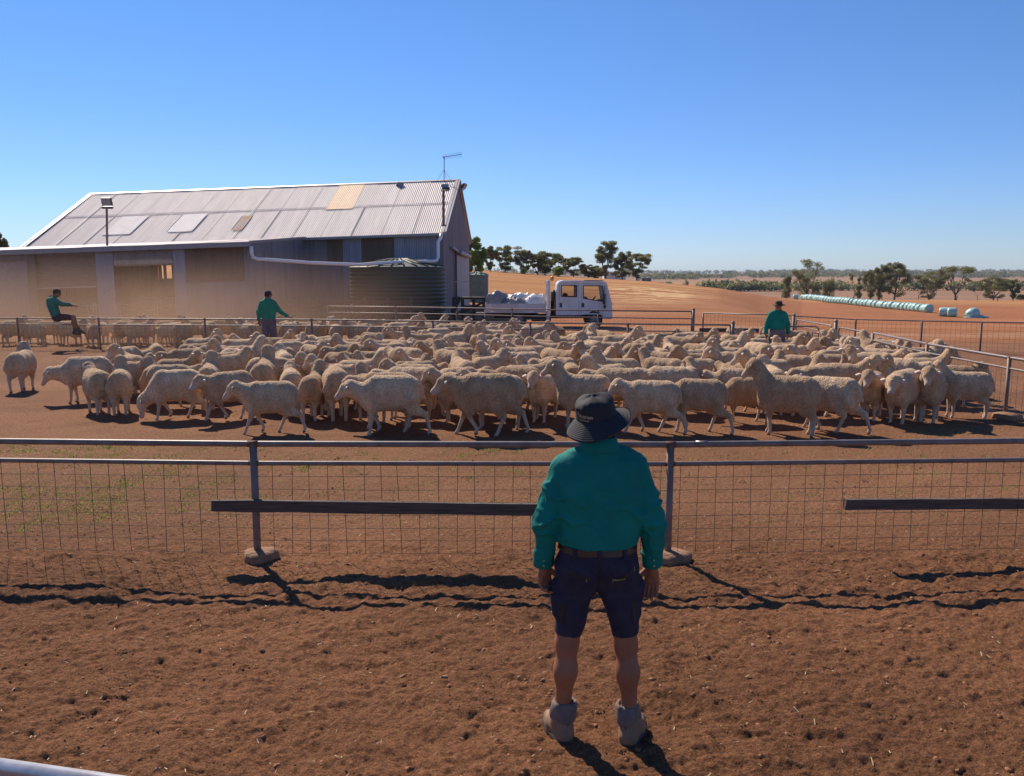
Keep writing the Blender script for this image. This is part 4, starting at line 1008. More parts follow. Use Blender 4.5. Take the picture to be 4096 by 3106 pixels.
# ============================================================ TREES
ML_gum = leafmat('gum_leaves', (.30, .29, .11), (.12, .13, .055), .45)
ML_olive = leafmat('olive_leaves', (.34, .33, .12), (.17, .17, .06), .45)
ML_bright = leafmat('bright_leaves', (.34, .40, .09), (.18, .24, .06), .45)
M_bark = mat('gum_bark', (.20, .13, .095), .85, 0, col2=(.10, .07, .055), vscale=3, stretch=(1, 1, .3), bump=.02, bscale=8)
def tree(name, label, px, pyb, pyt, y, wpx, kind='gum', leaf=None, seed=0, stem=0.35, z=None, group=None, dens=1.0, lean=0.0, lsz=1.0):
    """px: base column, pyb/pyt: base and top rows, wpx: crown width in photo pixels, at distance y"""
    base = A(px, pyb, y); zb = Tz(base.x, y); top = A(px, pyt, y).z; H = top - zb; Wd = wpx / FPX * y
    R = random.Random(seed * 13 + int(px)); t = thing(name, label, 'tree' if kind != 'bush' else 'bush', (base.x, y, zb), group)
    tr_ = MB(); B0 = Vector((base.x, y, zb)); rx = Wd / 2 * (1.2 if kind != 'bush' else 1.0); lv = []
    clus = []
    if kind == 'bush':
        for k in range(26):
            a = R.uniform(0, 6.28); u = R.random() ** .5; zz = R.uniform(.25, .95); rr = rx * .78 * u * math.sin(math.acos(min(1, abs(zz - .52) / .55)))
            clus.append((B0 + Vector((math.cos(a) * rr, math.sin(a) * rr * .9, H * zz)), rx * .34, H * .12))
        for k in range(7): 
            c = clus[k * 3][0]; tr_.tube([B0 + Vector((R.uniform(-.1, .1), 0, -.2)), B0.lerp(c, .5) + Vector((0, 0, .1 * H)), c], [H * .018, H * .012, H * .004], 5)
    else:
        nl = {'gum': 4, 'umb': 5, 'tall': 5, 'thin': 2, 'round': 5}[kind]
        zt = H * stem; fork = B0 + Vector((lean * H * .5, 0, zt))
        r0 = H * .026 if kind != 'thin' else H * .018
        tr_.tube([B0 + Vector((0, 0, -.4)), B0 + Vector((lean * H * .15 + R.uniform(-.1, .1), 0, zt * .5)), fork], [r0 * 1.25, r0, r0 * .8], 8)
        for k in range(nl):
            a = 2 * math.pi * (k + R.uniform(-.3, .3)) / nl; sp = rx * R.uniform(.5, .85)
            if kind == 'tall': sp = rx * R.uniform(.2, .6)
            e = fork + Vector((math.cos(a) * sp, math.sin(a) * sp * .8, (H - zt) * R.uniform(.35, .85)))
            m_ = fork.lerp(e, .5) + Vector((math.cos(a) * .1 * rx, 0, -.04 * H))
            tr_.tube([fork - Vector((0, 0, .1)), m_, e], [r0 * .6, r0 * .4, r0 * .2], 6)
            for j in range(4):
                a2 = a + R.uniform(-1.2, 1.2); e2 = m_.lerp(e, R.uniform(.3, 1)) + Vector((math.cos(a2), math.sin(a2) * .8, 0)) * rx * R.uniform(.15, .45) + Vector((0, 0, H * R.uniform(0, .18)))
                tr_.tube([m_.lerp(e, .5), e2], [r0 * .28, r0 * .08], 4)
                clus.append((e2, rx * R.uniform(.20, .32), H * R.uniform(.045, .07)))
            clus.append((e, rx * R.uniform(.22, .34), H * .065))
        if kind in ('round', 'gum', 'tall'):
            for k in range(34 if kind != 'gum' else 26):
                a = R.uniform(0, 6.28); zz = R.uniform(max(.10, stem * .5), .96); env = math.sin(math.pi * min(1, max(0.05, (zz - stem) / (1 - stem) * .8 + .15))) if kind != 'tall' else (1.1 - zz * .6)
                rr = rx * .85 * env * R.random() ** .35; clus.append((B0 + Vector((lean * H * .5 + math.cos(a) * rr, math.sin(a) * rr * .8, H * zz)), rx * R.uniform(.18, .30), H * R.uniform(.04, .07)))
        if kind == 'umb': clus = [(Vector((c.x, c.y, zb + H * (.80 + .16 * R.random() - .12 * abs(c.x - B0.x) / rx))), r_, h_ * .75) for c, r_, h_ in clus] + [(c, r_ * .6, h_ * .6) for c, r_, h_ in clus[::4]]
    # keep crown inside its measured height and width
    clus = [(Vector((min(max(c.x, B0.x + lean * H * .5 - rx * .86), B0.x + lean * H * .5 + rx * .86), c.y, min(c.z, zb + H * .95))), a, b) for c, a, b in clus]
    tr_.build('trunk', M_bark, t, smooth=True)
    rs = np.random.RandomState(seed + int(px)); ls = max(.13, H * .0150) * lsz; VV = []
    for c, a, b in clus:
        n = int((220 if kind == 'bush' else 190) * dens)
        d = rs.normal(size=(n, 3)); d /= np.linalg.norm(d, axis=1)[:, None]; d *= (rs.rand(n, 1) ** .45)
        P = np.array(c) + d * np.array([a, a * .9, b]) * 1.05
        u = rs.normal(size=(n, 3)); u /= np.linalg.norm(u, axis=1)[:, None]; w = np.cross(u, rs.normal(size=(n, 3))); w /= np.linalg.norm(w, axis=1)[:, None] + 1e-9
        s_ = ls * (.6 + .8 * rs.rand(n, 1)); q4 = np.stack([P - u * s_, P + w * s_ * .45, P + u * s_, P - w * s_ * .45], 1); VV.append(q4.reshape(-1, 3))
    V = np.concatenate(VV); F = np.arange(len(V)).reshape(-1, 4)
    meshobj('crown', V, F, leaf or ML_gum, t)
    return t
def Z3(X, Y): return 1800 + X / 2.458, 900 + Y / 2.458
def Z5(X, Y): return 3100 + X / 2.221, 1000 + Y / 2.221
gh = 'gum trees along the crest of the orange hill'
def t3(X, yt, yb, w, y, label, **k):
    px, pb = Z3(X, yb); _, pt_ = Z3(X, yt); n = k.pop('name', 'gum_tree'); return tree(n, label, px, pb, pt_, y, w / 2.458, **k)
tree('bushy_tree', 'leafy light green tree poking out behind the far corner of the shed', 1896, 1180, 934, 72, 92, 'round', ML_bright, 3, .2, dens=1.5, lsz=.8)
t3(400, 212, 445, 125, 168, 'multi-stemmed gum, leftmost on the hill crest beside the shed corner tree', seed=1, group=gh, stem=0.18)
t3(540, 196, 455, 240, 170, 'broad spreading gum, largest crown of the left end of the hill line', seed=2, group=gh, stem=0.18, kind='round')
t3(735, 225, 470, 185, 168, 'gum with a thin bare spray of twigs above its right shoulder', seed=3, group=gh, stem=0.19)
t3(722, 430, 472, 70, 160, 'small light green bush under the left hill gums', kind='bush', leaf=ML_bright, name='bush', seed=4, dens=.5)
t3(862, 290, 487, 120, 172, 'dark dense low-branched gum between two taller ones on the hill', seed=5, group=gh, kind='round', stem=0.07)
t3(935, 252, 495, 210, 170, 'tall forked gum in the middle of the hill line with see-through limbs', seed=6, group=gh, stem=0.23)
t3(1065, 418, 507, 125, 160, 'round bright green bush on the hill crest', kind='bush', leaf=ML_bright, name='bush', seed=7)
t3(1055, 280, 500, 170, 176, 'gum standing right behind the round bright green bush', seed=8, group=gh, stem=0.18)
t3(1215, 308, 516, 190, 172, 'gum with a leaning open crown to the right of the bright green bush', seed=9, group=gh, stem=0.17, lean=.05)
t3(1365, 392, 530, 150, 178, 'shorter rounded gum in the dip of the hill line', seed=10, group=gh, kind='round', stem=0.12)
t3(1530, 162, 545, 230, 175, 'tallest gum on the hill with stacked dark crown tiers', seed=11, group=gh, kind='tall', stem=0.17, dens=1.3)
t3(1690, 262, 552, 170, 178, 'dense gum squeezed just right of the tallest one', seed=12, group=gh, kind='tall', stem=0.09, dens=1.2)
t3(1835, 280, 556, 210, 172, 'olive gum at the right end of the hill line, bare trunk below', seed=13, group=gh, kind='round', stem=0.24, leaf=ML_olive)
t3(1450, 440, 545, 110, 185, 'low scrubby gum filling the gap left of the tallest one', seed=14, group=gh, kind='round', stem=0.09)
gr_ = 'scattered trees along the paddock edge behind the bales'
def t5(X, yt, yb, w, y, label, **k):
    px, pb = Z5(X, yb); _, pt_ = Z5(X, yt); n = k.pop('name', 'gum_tree'); return tree(n, label, px, pb, pt_, y, w / 2.221, **k)
t5(102, 240, 365, 112, 235, 'dense round dark bush on short stems, left of the bale row', kind='bush', name='bush', seed=21)
t5(280, 78, 378, 235, 232, 'tall ragged gum above the left end of the bale row', seed=22, group=gr_, stem=0.23, dens=.8, lsz=.85)
t5(365, 288, 388, 95, 230, 'thin wispy shrub between the ragged gum and the olive bush', kind='bush', name='bush', seed=23, dens=.35)
t5(482, 262, 392, 145, 228, 'soft olive bush behind the bale row', kind='bush', name='bush', leaf=ML_olive, seed=24)
t5(700, 172, 400, 95, 226, 'crooked slender gum leaning right, with bare top twigs', seed=25, group=gr_, kind='thin', stem=0.30, lean=.05, dens=.7)
t5(738, 312, 410, 75, 222, 'small rounded sapling at the foot of the crooked gum', kind='bush', name='bush', leaf=ML_olive, seed=26, dens=.6)
t5(848, 170, 415, 135, 222, 'slim gum left of the pair with touching crowns', seed=27, group=gr_, stem=0.25, dens=.8)
t5(922, 86, 417, 165, 224, 'tall gum with layered crown, left partner of the widest round gum', seed=28, group=gr_, stem=0.27, kind='gum')
t5(1062, 108, 427, 235, 222, 'widest round-crowned gum behind the middle of the bales', seed=29, group=gr_, kind='round', stem=0.19)
t5(1368, 190, 437, 230, 218, 'dark leafy gum with short straight trunk left of the umbrella gum', seed=30, group=gr_, kind='round', stem=0.15)
t5(1598, 124, 458, 265, 214, 'umbrella-topped gum with bare forked trunk', seed=31, group=gr_, kind='umb', stem=0.18, dens=.9)
t5(1795, 320, 462, 70, 212, 'small nearly leafless tree left of the rightmost big gum', seed=32, group=gr_, kind='thin', stem=0.30, dens=.25)
t5(1940, 228, 468, 235, 212, 'big gum on two trunks near the right edge', seed=33, group=gr_, kind='round', stem=0.18)
t5(2112, 258, 472, 105, 212, 'slim tree with olive crown near the right edge', seed=34, group=gr_, kind='gum', stem=0.27, leaf=ML_olive)
t5(2188, 398, 462, 95, 214, 'low dark bush at the right edge of the picture', kind='bush', name='bush', seed=35)
tree('gum_tree', 'bare-twigged tree just showing at the left edge above the lean-to', 2, 1110, 930, 74, 60, 'gum', None, 41, .3, dens=.5)
# middle distance lone trees
for i, (X, yt, yb, w) in enumerate(((598, 398, 475, 95), (895, 412, 436, 22), (1113, 414, 452, 36), (1276, 410, 452, 44), (1334, 424, 455, 30))):
    px = 2500 + X / 2.458; tree('paddock_tree', ['lone rounded tree beside the left end of the far hedge line', 'tiniest of the lone trees in the pale far paddock', 'small lone tree left of the middle of the pale far paddock', 'largest lone tree out in the pale far paddock', 'small lone tree just right of the largest one in the far paddock'][i], px, 950 + yb / 2.458, 950 + yt / 2.458, 330 if i == 0 else 640, w / 2.458, 'bush', None, 50 + i, dens=.6)
# distant scrub belts: uncountable
def belt(nm, label, rows, m, seed, leafsz):
    rs = np.random.RandomState(seed); VV = []
    for (px0, px1, y0, y1, n, h0, h1) in rows:
        for i in range(n):
            f = rs.rand(); px = px0 + (px1 - px0) * f; y = (y0 + (y1 - y0) * rs.rand()); x = (px - 2048) / FPX * y * .99; z = Tz(x, y); h = h0 + (h1 - h0) * rs.rand() ** 1.5; w = h * rs.uniform(.5, .9)
            k = 40; d = rs.normal(size=(k, 3)); d /= np.linalg.norm(d, axis=1)[:, None]; d *= rs.rand(k, 1) ** .4
            P = np.array([x, y, z + h * .55]) + d * np.array([w, w, h * .5]); s_ = leafsz * h * (.6 + .8 * rs.rand(k, 1))
            u = rs.normal(size=(k, 3)); u /= np.linalg.norm(u, axis=1)[:, None]; v = np.cross(u, rs.normal(size=(k, 3))); v /= np.linalg.norm(v, axis=1)[:, None] + 1e-9
            VV.append(np.stack([P - u * s_, P + v * s_ * .7, P + u * s_, P - v * s_ * .7], 1).reshape(-1, 3))
    V = np.concatenate(VV); F = np.arange(len(V)).reshape(-1, 4); o = meshobj(nm, V, F, m); return tag(o, label, 'scrub', kind='stuff')
belt('hedge_scrub', 'dark scrub belts crossing the paddocks in the middle distance', [(2600, 2690, 420, 440, 26, 3, 5), (2740, 2800, 300, 320, 10, 3, 5), (2808, 3130, 440, 455, 90, 3, 6), (3130, 4200, 452, 470, 170, 3, 6), (2590, 2700, 600, 620, 16, 2, 4)], ML_gum, 5, .16)
belt('distant_woodland', 'distant dark woodland band along the horizon', [(2560, 2790, 1050, 1200, 150, 4, 8), (2790, 2940, 1150, 1220, 60, 4, 7), (2900, 3080, 1500, 1700, 60, 5, 10), (3000, 4300, 1250, 1500, 520, 5, 10), (3100, 4300, 2100, 2600, 330, 8, 14), (2500, 3200, 2400, 2900, 120, 8, 13), (-400, 2560, 1500, 1900, 300, 8, 16)], ML_gum, 6, .17)
# farm sheds and tanks by the hill gums
def silo(name, label, px, pyt, pyb, y, wpx, m, roof=True):
    c = A(px, pyb, y); r = wpx / FPX * y / 2; h = A(px, pyt, y).z - c.z; t = thing(name, label, 'water tank', c)
    q = MB(); q.lathe([(r, -1.5), (r, h)], 24, c); q.build('tank_wall', m, t, smooth=True)
    q = MB(); q.lathe([(r * 1.04, h), (.01, h + r * .35)], 24, c); q.build('tank_roof', m, t, smooth=True)
mw = mat('white_tank', (.72, .72, .74), .5, 0, var=.1); md = mat('dark_tank', (.12, .14, .14), .6, 0, var=.2)
silo('water_tank', 'tall white tank under the olive gum at the end of the hill line', 2553, 1106, 1130, 196, 15, mw)
silo('water_tank', 'dark squat tank right of the tall white tank', 2575, 1113, 1131, 196, 17, md)
silo('water_tank', 'rightmost wide dark tank with a pale lid', 2594, 1112, 1131, 194, 22, md)
q = MB(); c = A(2455, 1122, 195)
fs = thing('farm_shed', 'small white farm shed half hidden by the hill gums', 'shed', c)
q.box(c + Vector((0, 0, .2)), (5.0, 4, 3)); q.build('wall', mw, fs); q = MB(); q.beam(c + Vector((-2.7, -2.2, 1.72)), c + Vector((2.7, -2.2, 1.72)), .3, .12); q.box(c + Vector((0, 0, 1.85)), (5.4, 4.5, .25)); q.build('roof', mw, fs)
# ============================================================ SHEEP
def wool_material():
    m, N, L, P = new_mat('fleece'); P.inputs['Roughness'].default_value = .95; P.inputs['Specular IOR Level'].default_value = .1
    P.inputs['Sheen Weight'].default_value = .25; P.inputs['Sheen Roughness'].default_value = .6; P.inputs['Sheen Tint'].default_value = (1, .9, .78, 1)
    tc = N.new('ShaderNodeTexCoord'); oi = N.new('ShaderNodeObjectInfo'); a = N.new('ShaderNodeAttribute'); a.attribute_name = 'skin'
    n = N.new('ShaderNodeTexNoise'); n.inputs['Scale'].default_value = 30; n.inputs['Detail'].default_value = 4; L.new(tc.outputs['Object'], n.inputs['Vector'])
    n2 = N.new('ShaderNodeTexNoise'); n2.inputs['Scale'].default_value = 5; n2.inputs['Detail'].default_value = 5; L.new(tc.outputs['Object'], n2.inputs['Vector'])
    r = N.new('ShaderNodeValToRGB'); r.color_ramp.elements[0].position = .36; r.color_ramp.elements[1].position = .6
    r.color_ramp.elements[0].color = (.54, .38, .24, 1); r.color_ramp.elements[1].color = (.70, .515, .345, 1); L.new(n.outputs['Fac'], r.inputs[0])
    r2 = N.new('ShaderNodeValToRGB'); r2.color_ramp.elements[0].position = .3; r2.color_ramp.elements[1].position = .7
    r2.color_ramp.elements[0].color = (.74, .69, .62, 1); r2.color_ramp.elements[1].color = (1.12, 1.10, 1.08, 1); L.new(n2.outputs['Fac'], r2.inputs[0])
    mx = N.new('ShaderNodeMix'); mx.data_type = 'RGBA'; mx.blend_type = 'MULTIPLY'; mx.inputs[0].default_value = 1; L.new(r.outputs[0], mx.inputs[6]); L.new(r2.outputs[0], mx.inputs[7])
    # every animal a slightly different fleece
    r3 = N.new('ShaderNodeValToRGB'); r3.color_ramp.elements[0].color = (.72, .64, .55, 1); r3.color_ramp.elements[1].color = (1.10, 1.09, 1.08, 1); L.new(oi.outputs['Random'], r3.inputs[0])
    mx3 = N.new('ShaderNodeMix'); mx3.data_type = 'RGBA'; mx3.blend_type = 'MULTIPLY'; mx3.inputs[0].default_value = 1; L.new(mx.outputs[2], mx3.inputs[6]); L.new(r3.outputs[0], mx3.inputs[7])
    sk = N.new('ShaderNodeMix'); sk.data_type = 'RGBA'; L.new(a.outputs['Fac'], sk.inputs[0]); L.new(mx3.outputs[2], sk.inputs[6]); sk.inputs[7].default_value = (.50, .37, .28, 1)
    L.new(sk.outputs[2], P.inputs['Base Color'])
    # crimped vertical creases down the flanks plus curly locks
    mp = N.new('ShaderNodeMapping'); mp.inputs['Scale'].default_value = (1, .25, .22); L.new(tc.outputs['Object'], mp.inputs[0])
    w = N.new('ShaderNodeTexNoise'); w.inputs['Scale'].default_value = 42; w.inputs['Detail'].default_value = 2; w.inputs['Distortion'].default_value = .6; L.new(mp.outputs[0], w.inputs['Vector'])
    vo = N.new('ShaderNodeTexVoronoi'); vo.inputs['Scale'].default_value = 55; L.new(tc.outputs['Object'], vo.inputs['Vector'])
    ad = N.new('ShaderNodeMath'); ad.operation = 'ADD'; L.new(w.outputs['Fac'], ad.inputs[0]); mu = N.new('ShaderNodeMath'); mu.operation = 'MULTIPLY'; mu.inputs[1].default_value = -.55; L.new(vo.outputs['Distance'], mu.inputs[0]); L.new(mu.outputs[0], ad.inputs[1])
    b = N.new('ShaderNodeBump'); b.inputs['Distance'].default_value = .024; inv = N.new('ShaderNodeMath'); inv.operation = 'SUBTRACT'; inv.inputs[0].default_value = 1; L.new(a.outputs['Fac'], inv.inputs[1]); L.new(inv.outputs[0], b.inputs['Strength'])
    L.new(ad.outputs[0], b.inputs['Height']); L.new(b.outputs[0], P.inputs['Normal'])
    return m
M_wool = wool_material()
M_ear = mat('ear_skin', (.62, .47, .40), .7, 0, var=.12)
M_eye = mat('dark_eye', (.02, .015, .012), .9, 0, spec=.05)
M_hoof = mat('hoof', (.13, .09, .07), .7, 0)
def rotz(v, a, c=(0, 0, 0)):
    x, y = v[0] - c[0], v[1] - c[1]; return (c[0] + x * math.cos(a) - y * math.sin(a), c[1] + x * math.sin(a) + y * math.cos(a), v[2])
def sheep_mesh(nm, neck=.0, turn=0.0, hp=.0, legs=(0, 0, 0, 0), fat=1.0, lift=(0, 0, 0, 0), seed=0, h=.0165, nturn=None, woolly=1.0):
    """head towards +X, feet on z 0. neck: -1 grazing .. 0 level .. 1 raised; turn: head yaw; legs: fore/aft swing of FL, FR, HL, HR"""
    s = SDF(); f = fat
    s.el((.00, 0, .535), (.44, .195 * f, .235 * f), .05)
    s.el((-.29, 0, .555), (.22, .185 * f, .215 * f), .07)
    s.el((.26, 0, .535), (.20, .175 * f, .235 * f), .07)
    s.el((.36, 0, .47), (.14, .12 * f, .16), .06)
    s.rc((-.25, 0, .66), (.25, 0, .665), .085, .075, .09)
    # neck and head
    nt_ = turn * .45 if nturn is None else nturn
    if neck >= 0: n0 = Vector((.36, 0, .57)); ang = rad(20 + 42 * neck); nl = .27 + .11 * neck
    else: n0 = Vector((.38, 0, .52)); ang = rad(20 + 72 * neck); nl = .30
    n1 = n0 + Vector((math.cos(ang) * nl, 0, math.sin(ang) * nl)); n1 = Vector(rotz(n1, nt_, n0))
    s.rc(n0 - Vector((.06, 0, .02)), n1, .165 * woolly, .112 * woolly, .08)
    hy = turn; pit = rad(-30 + hp) if neck >= 0 else rad(-30 + neck * 45 + hp)
    hd = Vector((math.cos(pit) * math.cos(hy), math.cos(pit) * math.sin(hy), math.sin(pit)))
    sd = Vector((-math.sin(hy), math.cos(hy), 0)); up = hd.cross(sd) * -1; up = sd.cross(hd) * -1 if up.z < 0 else up
    up = hd.cross(sd); 
    if up.z < 0: up = -up
    h0 = n1 + hd * .03 + up * .01
    s.rc(h0 - hd * .02, h0 + hd * .07, .090, .078, .04)
    s.rc(h0 + up * .04, h0 + hd * .065 + up * .05, .066 * woolly, .048 * woolly, .03)
    s.rc(h0 + hd * .05 - up * .005, h0 + hd * .20 - up * .026, .066, .043, .025, 1)
    s.rc(h0 + hd * .20 - up * .034, h0 + hd * .222 - up * .034, .042, .038, .02, 1)
    # legs
    hoofs = []
    for i, (sx, sy) in enumerate(((1, 1), (1, -1), (-1, 1), (-1, -1))):
        sw = legs[i]; lf = lift[i]
        if sx > 0:
            y = .095; hip = (.28, sy * y, .42); kn = (.29 + sw * .09 + lf * .10, sy * y, .245 + lf * .03); ft = (.285 + sw * .20 - lf * .02 + lf * .06, sy * y * .95, .055 + lf * .09)
            s.rc(hip, kn, .088, .042, .05); s.rc(kn, ft, .035, .0235, .015, 1)
        else:
            y = .10; hip = (-.30, sy * y, .47); st = (-.25 + sw * .08, sy * y, .36); kn = (-.40 + sw * .16 - lf * .03, sy * y, .265 + lf * .05); ft = (-.375 + sw * .26 - lf * .10, sy * y * .95, .055 + lf * .08)
            s.rc(hip, st, .135, .095, .05); s.rc(st, kn, .085, .042, .04, .0); s.rc(kn, ft, .036, .0245, .015, 1)
        hf = (ft[0] + .028, ft[1], max(.022, ft[2] - .035)); s.rc(ft, hf, .025, .028, .012, 1.0); hoofs.append(hf)
    s.rc((-.475, 0, .60), (-.53, .01, .47), .036, .024, .03)
    def wl(P, D):
        q = noise3(P[:, 0] * 34, P[:, 1] * 34, P[:, 2] * 34, seed) * .009 + noise3(P[:, 0] * 8, P[:, 1] * 8, P[:, 2] * 8, seed + 3) * .012
        m = sst(.22, .34, P[:, 2]); return D + q * m
    s.pr.append(('f', wl, None, 0, 0, 0, -1))
    v, fc, tg = s.mesh((-.68, -.42, -.03), (.98, .42, 1.13), h, True)
    # ears, eyes, hooves joined into the same mesh
    mb = MB()
    for sg in (1, -1):
        e0 = h0 + sd * sg * .080 + up * .030; tip = e0 + sd * sg * .125 - hd * .02 - up * .018; w_ = (hd * .7 - up * .4).normalized() * .036; m_ = e0.lerp(tip, .5) + sd * 0
        nn = w_.cross(tip - e0).normalized() * .012
        mb.cur = 1; mb.add([e0 - w_ * .5, e0 + w_ * .5, m_ + w_, m_ - w_, tip, e0 + nn, m_ + nn * 1.6, tip + nn * .2, m_ - nn], [(0, 1, 2, 8), (0, 8, 3), (8, 2, 4), (3, 8, 4), (1, 0, 5), (1, 5, 6, 2), (5, 0, 3, 6), (2, 6, 4), (6, 3, 4)])
        mb.cur = 2; mb.blob(h0 + hd * .085 + sd * sg * .057 + up * .012, .014, 0, 0, 6, 1)
    mb.cur = 2
    for sg in (1, -1): mb.blob(h0 + hd * .252 + sd * sg * .017 - up * .024, .009, 0, 0, 6, 1)
    mb.cur = 3
    for hf in hoofs: mb.tube([(hf[0] - .01, hf[1], max(-.004, hf[2] - .026)), (hf[0], hf[1], hf[2] + .004)], [.031, .026], 7)
    nv = len(v); V = np.concatenate([v, np.array(mb.v)]); faces = [tuple(q) for q in fc.tolist()] + [tuple(nv + i for i in q) for q in mb.f]
    mi = [0] * len(fc) + mb.m
    o = meshobj(nm, V, faces, [M_wool, M_ear, M_eye, M_hoof], smooth=True, midx=mi)
    at = o.data.attributes.new('skin', 'FLOAT', 'POINT'); sk = np.zeros(len(V), np.float32); sk[:nv] = np.clip(tg, 0, 1); at.data.foreach_set('value', sk)
    me = o.data; bpy.data.objects.remove(o); return me
VAR = {
 'walkA': dict(neck=.12, legs=(.9, -.7, -.8, .9), lift=(0, .3, .3, 0), fat=1.0),
 'walkB': dict(neck=.02, hp=8, turn=.15, legs=(-.8, .9, .8, -1.0), lift=(.5, 0, 0, .2), fat=1.05),
 'walkC': dict(neck=-.02, hp=8, legs=(.4, -.5, -.9, .6), lift=(0, .4, 0, 0), fat=.96, turn=-.12),
 'stand': dict(neck=.45, legs=(.05, -.05, .0, .1), fat=1.08),
 'standup': dict(neck=.95, legs=(.1, -.1, .1, -.1), turn=.25, fat=1.03),
 'lookL': dict(neck=.75, turn=1.15, legs=(.1, 0, -.1, .2), fat=1.05),
 'lookR': dict(neck=.75, turn=-1.15, legs=(0, .15, .1, -.2), fat=1.0),
 'backL': dict(neck=.85, turn=2.0, nturn=1.0, legs=(.1, 0, -.1, .2), fat=1.02),
 'backR': dict(neck=.8, turn=-1.9, nturn=-.9, legs=(.0, .2, .2, -.1), fat=1.06),
 'low': dict(neck=-.25, legs=(.2, -.3, -.2, .3), fat=1.06),
 'graze': dict(neck=-.85, legs=(.4, -.9, -.7, .7), lift=(0, .5, 0, .1), fat=1.05, hp=-5),
 'levelfat': dict(neck=.02, legs=(.1, .0, -.1, .1), fat=1.13, turn=.1),
 'alert': dict(neck=1.0, legs=(.0, .1, .05, -.05), turn=0.0, fat=1.08, hp=8),
 'stand2': dict(neck=.6, turn=-.4, legs=(.3, -.2, -.2, .3), fat=.98, hp=-6),
 'alert2': dict(neck=.9, turn=-.5, legs=(-.1, .1, .1, -.2), fat=1.12),
 'levelfat2': dict(neck=.15, turn=-.5, legs=(-.2, .2, .2, -.1), fat=1.16, hp=6),
 'lookL2': dict(neck=.55, turn=.8, legs=(.4, -.3, -.5, .4), fat=.97),
 'low2': dict(neck=-.1, turn=-.7, legs=(.1, -.2, .0, .2), fat=1.1),
 'walkD': dict(neck=.5, turn=-.2, legs=(-.9, .6, .9, -.6), lift=(.3, 0, 0, .2), fat=.94),
 'down': dict(neck=-.55, turn=.3, legs=(.1, -.2, .1, -.1), fat=1.1),
}
SM = {}
for i, (k, kw) in enumerate(VAR.items()): SM[k] = sheep_mesh('sheep', seed=i * 5 + 1, **kw)
SHEEP = []
def put(var, x, y, hd, sc=1.05, mir=False, label=None, group='sheep of the flock in the front pen'):
    o = bpy.data.objects.new('sheep', SM[var]); COL.objects.link(o)
    z = Tz(x, y); o.location = (x, y, z - .012); o.rotation_euler = (0, 0, rad(hd)); o.scale = (sc * .79, sc * (-.97 if mir else .97), sc)
    tag(o, label, 'sheep', group); SHEEP.append((o, var, x, y, hd, sc, mir)); return o
